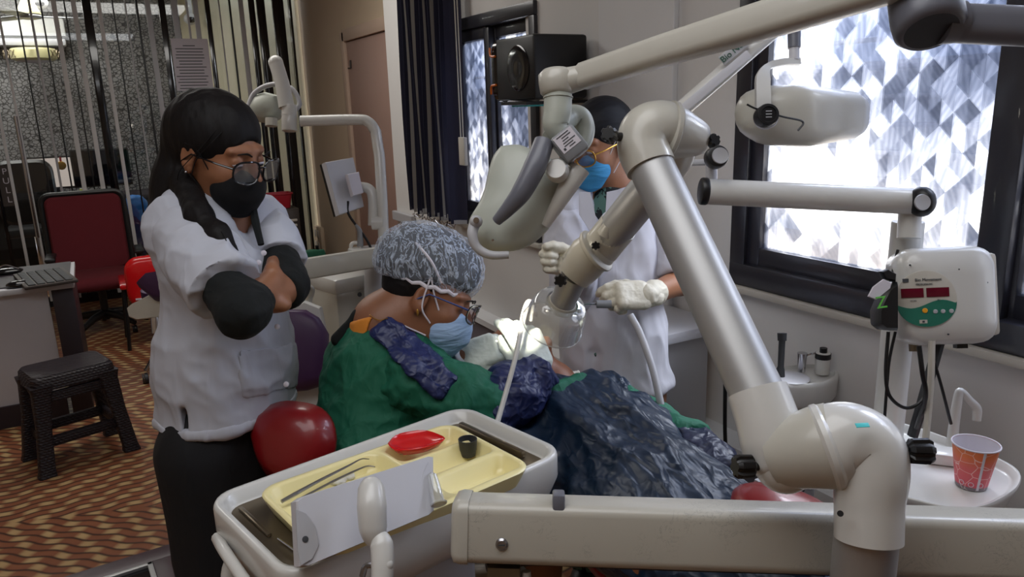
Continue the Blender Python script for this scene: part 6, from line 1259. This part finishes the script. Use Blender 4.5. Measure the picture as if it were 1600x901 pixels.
nk = [P(571, 480, 1.86), P(578, 492, 1.80), P(592, 500, 1.785), P(606, 497, 1.79)]; G().tube(spline(nk), .0012, 5).obj('necklace', 'gold', Bp)
for nm, pr in (('glove', gR), ('glove', gL)): surf(nm, pr, .0028, 'glove', Bp, grow=.0032, disp=[folds(.0012, 90, 54)])
w0 = P(1, 1, 1); surf('glove_cuff', [C(wrN-axis_of(elN, wrN)*.05, wrN+axis_of(elN, wrN)*.02, .038, .034, .01)], .004, 'glove', Bp, cuts=[(wrN+axis_of(elN, wrN)*.02, axis_of(elN, wrN))], disp=[folds(.003, 40, 55)])
surf('glove_cuff', [C(wrF-axis_of(elF, wrF)*.04, wrF+axis_of(elF, wrF)*.02, .036, .033, .01)], .004, 'light_grey', Bp, cuts=[(wrF+axis_of(elF, wrF)*.02, axis_of(elF, wrF))])
tag(G().tube(spline([P(758, 529, 1.93), P(790, 535, 1.93), P(812, 534, 1.95), P(818, 540, 1.96)]), [.0018, .002, .0012, .0008], 6).obj('dental_probe', 'steel'), 'thin steel probe held by the dentist over the open mouth', 'dental tool')
# ===== woman in the blue mask behind the patient
f = (-CRt*.66+CBk*.62-V(0, 0, 1)*.42).normalized(); RD = basis(f); hd_ = P(938, 224, 2.22); sD = 1.06
LD = lambda x, y, z: hd_+RD @ V(x, y, z)*sD
fD = (-CRt*.35+CBk*.9); fD.z = 0; fD.normalize(); ltD = fD.cross(V(0, 0, 1))
nD = P(957, 300, 2.28); s1, s2 = P(890, 322, 2.24), P(1022, 318, 2.32)
e2, w2 = P(1062, 440, 2.24), P(1012, 462, 2.06); e1, w1 = P(900, 455, 2.24), P(899, 410, 2.08)
cD = P(955, 390, 2.30); bD = P(960, 520, 2.30); hD = V(bD.x, bD.y, .80)
h2 = hand_prims(w2, -CRt*.9+CUp*.02+CBk*.25, -CUp*.5+CBk*-.85, (.5, .7, .9, 1.0), 1, .98, (.6, .5, .45), bend2=1.1)
h1 = hand_prims(w1, -CRt*.95+CUp*.12, CBk, (1.15, 1.15, 1.2, 1.25), -1, .92, (.7, .3, .6), bend2=1.2)
prD = head_prims(hd_, RD, sD)+[C(nD, LD(0, -.03, -.03), .056, .054, .03), C(nD, cD, .06, .08, .05, (fD, 1.4)), C(s1, s2, .032, None, .04), C(cD, bD, .08, .09, .05, (fD, 1.4)), C(bD, hD, .09, .12, .05, (fD, 1.3)),
    C(s2, e2, .036, .038, .02), C(e2, w2, .040, .027, .02), C(s1, e1, .034, .034, .02), C(e1, w1, .034, .024, .02)]+h1+h2
for s in (-1, 1): ft = V(hD.x, hD.y, 0)+ltD*s*.10; prD += [C(hD+ltD*s*.08, ft+V(0, 0, .45), .085, .055, .04), C(ft+V(0, 0, .45), ft+V(0, 0, .08), .055, .038, .03), C(ft+V(0, 0, .04), ft+fD*.14+V(0, 0, .03), .035, .026, .03)]
D = person('person', 'woman in an open white coat, patterned dress and bright blue mask standing behind the patient', prD, 'skin')
dd_ = [folds(.013, 7, 61, (1, 1, .4), None, .6, 2.6), folds(.005, 16, 62, (1, 1, .5), None, .6, 2.6)]
zH = P(1040, 622, 2.2).z
open_ = [C(P(944, 285, 2.14), P(944, 383, 2.14), .052, .010, .01, (CBk, .45), '-'), C(P(938, 478, 2.12), P(930, 560, 2.12), .008, .032, .008, (CBk, .35), '-'), C(P(930, 560, 2.12), P(924, 700, 2.10), .032, .062, .008, (CBk, .35), '-'), E(nD+V(0, 0, .055), (.078, .085, .06), None, .02, '-')]
surf('coat', [C(P(955, 350, 2.29), cD, .125, .145, .05, (fD, 1.25)), C(cD, bD, .145, .155, .05, (fD, 1.2)), C(bD, hD+dn*.15, .155, .195, .05, (fD, 1.25)), C(s1, s2, .064, None, .05), C(nD+fD*-.02, P(955, 350, 2.28), .08, .11, .05)]+open_, .007, 'coat_white_far', D, cuts=[((0, 0, zH), (0, 0, -1))], disp=dd_)
# lapel and pocket
for (pts, d_) in (([(948, 300), (985, 292), (990, 330), (950, 385), (943, 388)], 2.10), ([(922, 300), (905, 300), (905, 335), (938, 386), (940, 380)], 2.09)): pl(pts, d_, .006, 'lapel', 'coat_white_far', D, CBk, .001)
surf('dress', [C(P(955, 335, 2.29), cD, .11, .125, .05, (fD, 1.3)), C(cD, bD, .125, .13, .05, (fD, 1.3)), C(bD, V(hD.x, hD.y, .38), .13, .185, .05, (fD, 1.2))], .007, 'damask', D, cuts=[((0, 0, .36), (0, 0, -1)), (P(945, 318, 2.15), (V(0, 0, 1)+fD*.8))], disp=[folds(.008, 10, 63, (1, 1, .3))])
for s in (-1, 1): ft = V(hD.x, hD.y, 0)+ltD*s*.10; surf('trouser_leg', [C(ft+V(0, 0, .42), ft+V(0, 0, .09), .075, .05, .03)], .007, 'damask', D, cuts=[((0, 0, .07), (0, 0, -1))]); surf('shoe', [C(ft+V(0, 0, .05), ft+fD*.15+V(0, 0, .036), .042, .034, .03)], .006, 'black_plastic', D, cuts=[((0, 0, .004), (0, 0, -1))])
tube_sleeve('sleeve', [s2, s2+(e2-s2)*.45, s2+(e2-s2)*.92], [.072, .078, .078], 'coat_white_far', D, dd_); tube_sleeve('sleeve', [s1, s1+(e1-s1)*.5, e1, e1+(w1-e1)*.9], [.070, .074, .066, .054], 'coat_white_far', D, dd_)
hpD = [E(LD(0, -.020, .040), (.080*sD, .100*sD, .084*sD), np.array(RD), .01), E(LD(0, .105, -.028), (.070, .076, .086), np.array(RD), .012, '-'), E(LD(0, -.105, .015), (.042, .042, .045), np.array(RD), .03)]
for sx in (-1, 1): hpD += [E(LD(sx*.085, .014, -.034), (.030, .036, .044), np.array(RD), .012, '-')]
surf('hair', hpD, .0045, 'hair_swept', D, disp=[folds(.002, 40, 7, (.2, 1, 1))])
G().box(P(958, 214, 2.10), (.012, .03, .03), basis(CBk), bev=.004).obj('hair_clip', 'black_plastic', D)
mp = [E(LD(0, .060, -.050), (.060*sD, .054*sD, .056*sD), np.array(RD), .01), C(LD(0, .098, -.018), LD(0, .100, -.055), .014*sD, .016*sD, .025), E(LD(0, .070, -.088), (.034*sD, .03*sD, .026*sD), np.array(RD), .02)]
mk = surf('face_mask', mp, .003, 'blue_mask_cloth', D, cuts=[(LD(0, .028, 0), RD @ V(0, -1, .25)), (LD(0, .09, -.006), RD @ V(0, .5, 1))], disp=[folds(.002, 40, 64, (.3, .3, 1))])
for sx in (-1, 1): G().tube(spline([LD(sx*.060, .035, -.018), LD(sx*.073, .012, .018), LD(sx*.079, -.012, .024)]), .0015, 6).tube(spline([LD(sx*.058, .032, -.072), LD(sx*.072, .006, -.04), LD(sx*.078, -.014, -.026)]), .0015, 6).obj('ear_loop', 'paper', mk)
glasses(hd_+RD @ V(0, .006, -.004), RD, sD*1.02, D, 'gold')
for sx in (-1, 1): G().ell(LD(sx*.031, .0755, .004), (.0128*sD, .0130*sD, .0060*sD), RD).obj('eye', 'paper', D); G().tube(spline([LD(sx*.018, .101, .026), LD(sx*.032, .100, .032), LD(sx*.046, .089, .028)]), [.0018, .0026, .0012], 6).obj('eyebrow', 'hair', D)
for pr in (h1, h2): surf('glove', pr, .0028, 'glove_cream', D, grow=.0028, disp=[folds(.0014, 80, 65)])
surf('glove_cuff', [C(w2, w2-axis_of(e2, w2)*.045, .032, .037, .01)], .003, 'glove_cream', D, grow=.0, disp=[folds(.003, 50, 66)])
surf('glove_cuff', [C(w1+axis_of(e1, w1)*.02, w1-axis_of(e1, w1)*.05, .036, .040, .01)], .003, 'glove_cream', D, disp=[folds(.003, 50, 67)])
sy = thing('suction_tube', 'grey suction tube with a metal tip held by the woman in the blue mask', 'suction tube', P(970, 478, 2.0))
G().tube([P(955, 475, 1.97), P(932, 475, 1.97)], [.011, .0105], 16).obj('handpiece', 'grey_plastic', sy); G().tube(spline([P(934, 475, 1.97), P(916, 474, 1.96), P(898, 478, 1.95)]), .0032, 8).obj('metal_tip', 'steel', sy)
G().tube(spline([P(985, 492, 1.99), P(1000, 520, 1.97), P(1018, 570, 1.93), P(1030, 620, 1.9), P(1036, 655, 1.9), P(1042, 720, 1.95)]), .0095, 12).obj('hose', 'light_grey', sy)
# ===== patient under the blue drape
RPt = basis(V(0, 0, 1)*.95+CBk*.12, (-CRt*.9+CUp*.12-CBk*.3)); hp_c = P(799, 568, 2.02); sP = 1.05
LP = lambda x, y, z: hp_c+RPt @ V(x, y, z)*sP
cP1 = P(893, 668, 1.95); bP = P(965, 730, 1.80); hP = P(1020, 800, 1.62); uP = axis_of(cP1, hP); upP = V(0, 0, 1); upP = (upP-uP*upP.dot(uP)).normalized(); ltP = uP.cross(upP)
ltP = ltP if ltP.x > 0 else -ltP
shf, shn = cP1+ltP*.15-uP*.05, cP1-ltP*.15-uP*.05
elf, wrf = P(1078, 705, 1.80), P(1128, 768, 1.64)
nkP = P(864, 600, 2.0)
hl_ = V(1.07, .25, .60); hf = hand_prims(wrf, (axis_of(elf, wrf)*.9+dn*.2), dn, (.3, .4, .4, .5), 1, .95)
prP = head_prims(hp_c, RPt, sP)+[C(LP(0, -.02, -.03), nkP, .056, .055, .03), C(nkP, cP1-uP*.08, .055, .07, .03), C(shn, shf, .045, None, .04), C(cP1, bP, .10, .11, .06, (ltP, .75)), C(bP, hP, .11, .12, .06, (ltP, .8)),
    C(shf, elf, .048, .042, .03), C(elf, wrf, .042, .028, .02)]+hf
for s in (-1, 1): prP += [C(hP+ltP*s*.09, V(1.07+s*.1, .35, .63), .085, .065, .04), C(V(1.07+s*.1, .35, .63), V(1.07+s*.1, -.15, .60), .062, .04, .03), C(V(1.07+s*.1, -.15, .60), V(1.07+s*.1, -.18, .72), .036, .03, .02)]
Pp = person('person', 'patient lying back on the red chair under a dark blue gown, mouth open', prP, 'skin_patient')
Mp = np.array(Matrix((ltP, uP, upP)).transposed()); dpp = [folds(.026, 6.0, 71, (1.2, .5, 1), Mp, .5, 3.2), folds(.012, 13, 72, (1.3, .6, 1), Mp, .6, 3), folds(.004, 32, 73, (1, .6, 1), Mp, .6, 2.5)]
surf('drape', [C(shn-ltP*.02+upP*.02, shf+ltP*.0+upP*.01, .085, .085, .06), C(cP1+upP*.02, bP+upP*.02, .125, .135, .06, (ltP, .80)), C(bP+upP*.02, hP+upP*.01, .135, .14, .06, (ltP, .85)), C(hP, V(1.07, .2, .63), .14, .12, .06, (ltP, .75)), C(V(1.07, .2, .63), V(1.07, -.1, .62), .12, .10, .06, (ltP, .6)),
    B(cP1-ltP*.15+dn*.06, (.09, .22, .12), np.array(Matrix((ltP, uP, upP)).transposed()), .05, .06)], .007, 'drape_blue', Pp, disp=dpp)
surf('green_neckline', [C(P(822, 622, 1.84), P(868, 612, 1.86), .018, .022, .02), C(P(868, 612, 1.86), P(908, 594, 1.93), .022, .020, .02)], .004, 'gown_green', Pp, disp=[folds(.006, 30, 74)])
surf('towel', [B(P(893, 585, 2.0), (.022, .01, .008), basis(CBk+CUp), .005)], .003, 'towel', Pp, disp=[folds(.004, 60, 75)])
e_m = elf+(wrf-elf)*.15
tube_sleeve('green_sleeve', [shf, shf+(elf-shf)*.5, elf+(elf-shf)*.02], [.074, .070, .068], 'gown_green', Pp, [folds(.012, 14, 76), folds(.005, 30, 77)])
tube_sleeve('navy_sleeve', [elf-(elf-shf)*.04, elf+(wrf-elf)*.5, elf+(wrf-elf)*.86], [.066, .066, .056], 'sleeve_navy', Pp, [folds(.014, 16, 78), folds(.006, 34, 79)])
tube_sleeve('green_hem', [elf+(wrf-elf)*.82, elf+(wrf-elf)*.92], [.054, .052], 'gown_green', Pp, [folds(.006, 30, 80)], .004)
tube_sleeve('cream_cuff', [elf+(wrf-elf)*.86, wrf+(wrf-elf)*.04], [.040, .038], 'cuff_cream', Pp, [], .003)
surf('hair', [E(LP(0, -.028, .052), (.082*sP, .094*sP, .080*sP), np.array(RPt), .01), E(LP(0, .10, -.02), (.072, .076, .092), np.array(RPt), .012, '-')], .004, 'hair', Pp, disp=[folds(.003, 40, 8)])
# curing light guide in front of the dentist's glove
lg = thing('white_tube', 'thin white tube rising from the tray to the dentist\'s bright glove', 'tube', P(778, 655, 1.62))
G().tube(spline([P(777, 660, 1.66), P(790, 615, 1.68), P(805, 560, 1.70), P(813, 520, 1.72), P(819, 490, 1.74), P(826, 472, 1.76), P(831, 478, 1.78), P(829, 500, 1.80)]), [.0062, .006, .0058, .006, .0075, .0075, .006, .005], 12).obj('tube_body', 'white_plastic', lg)
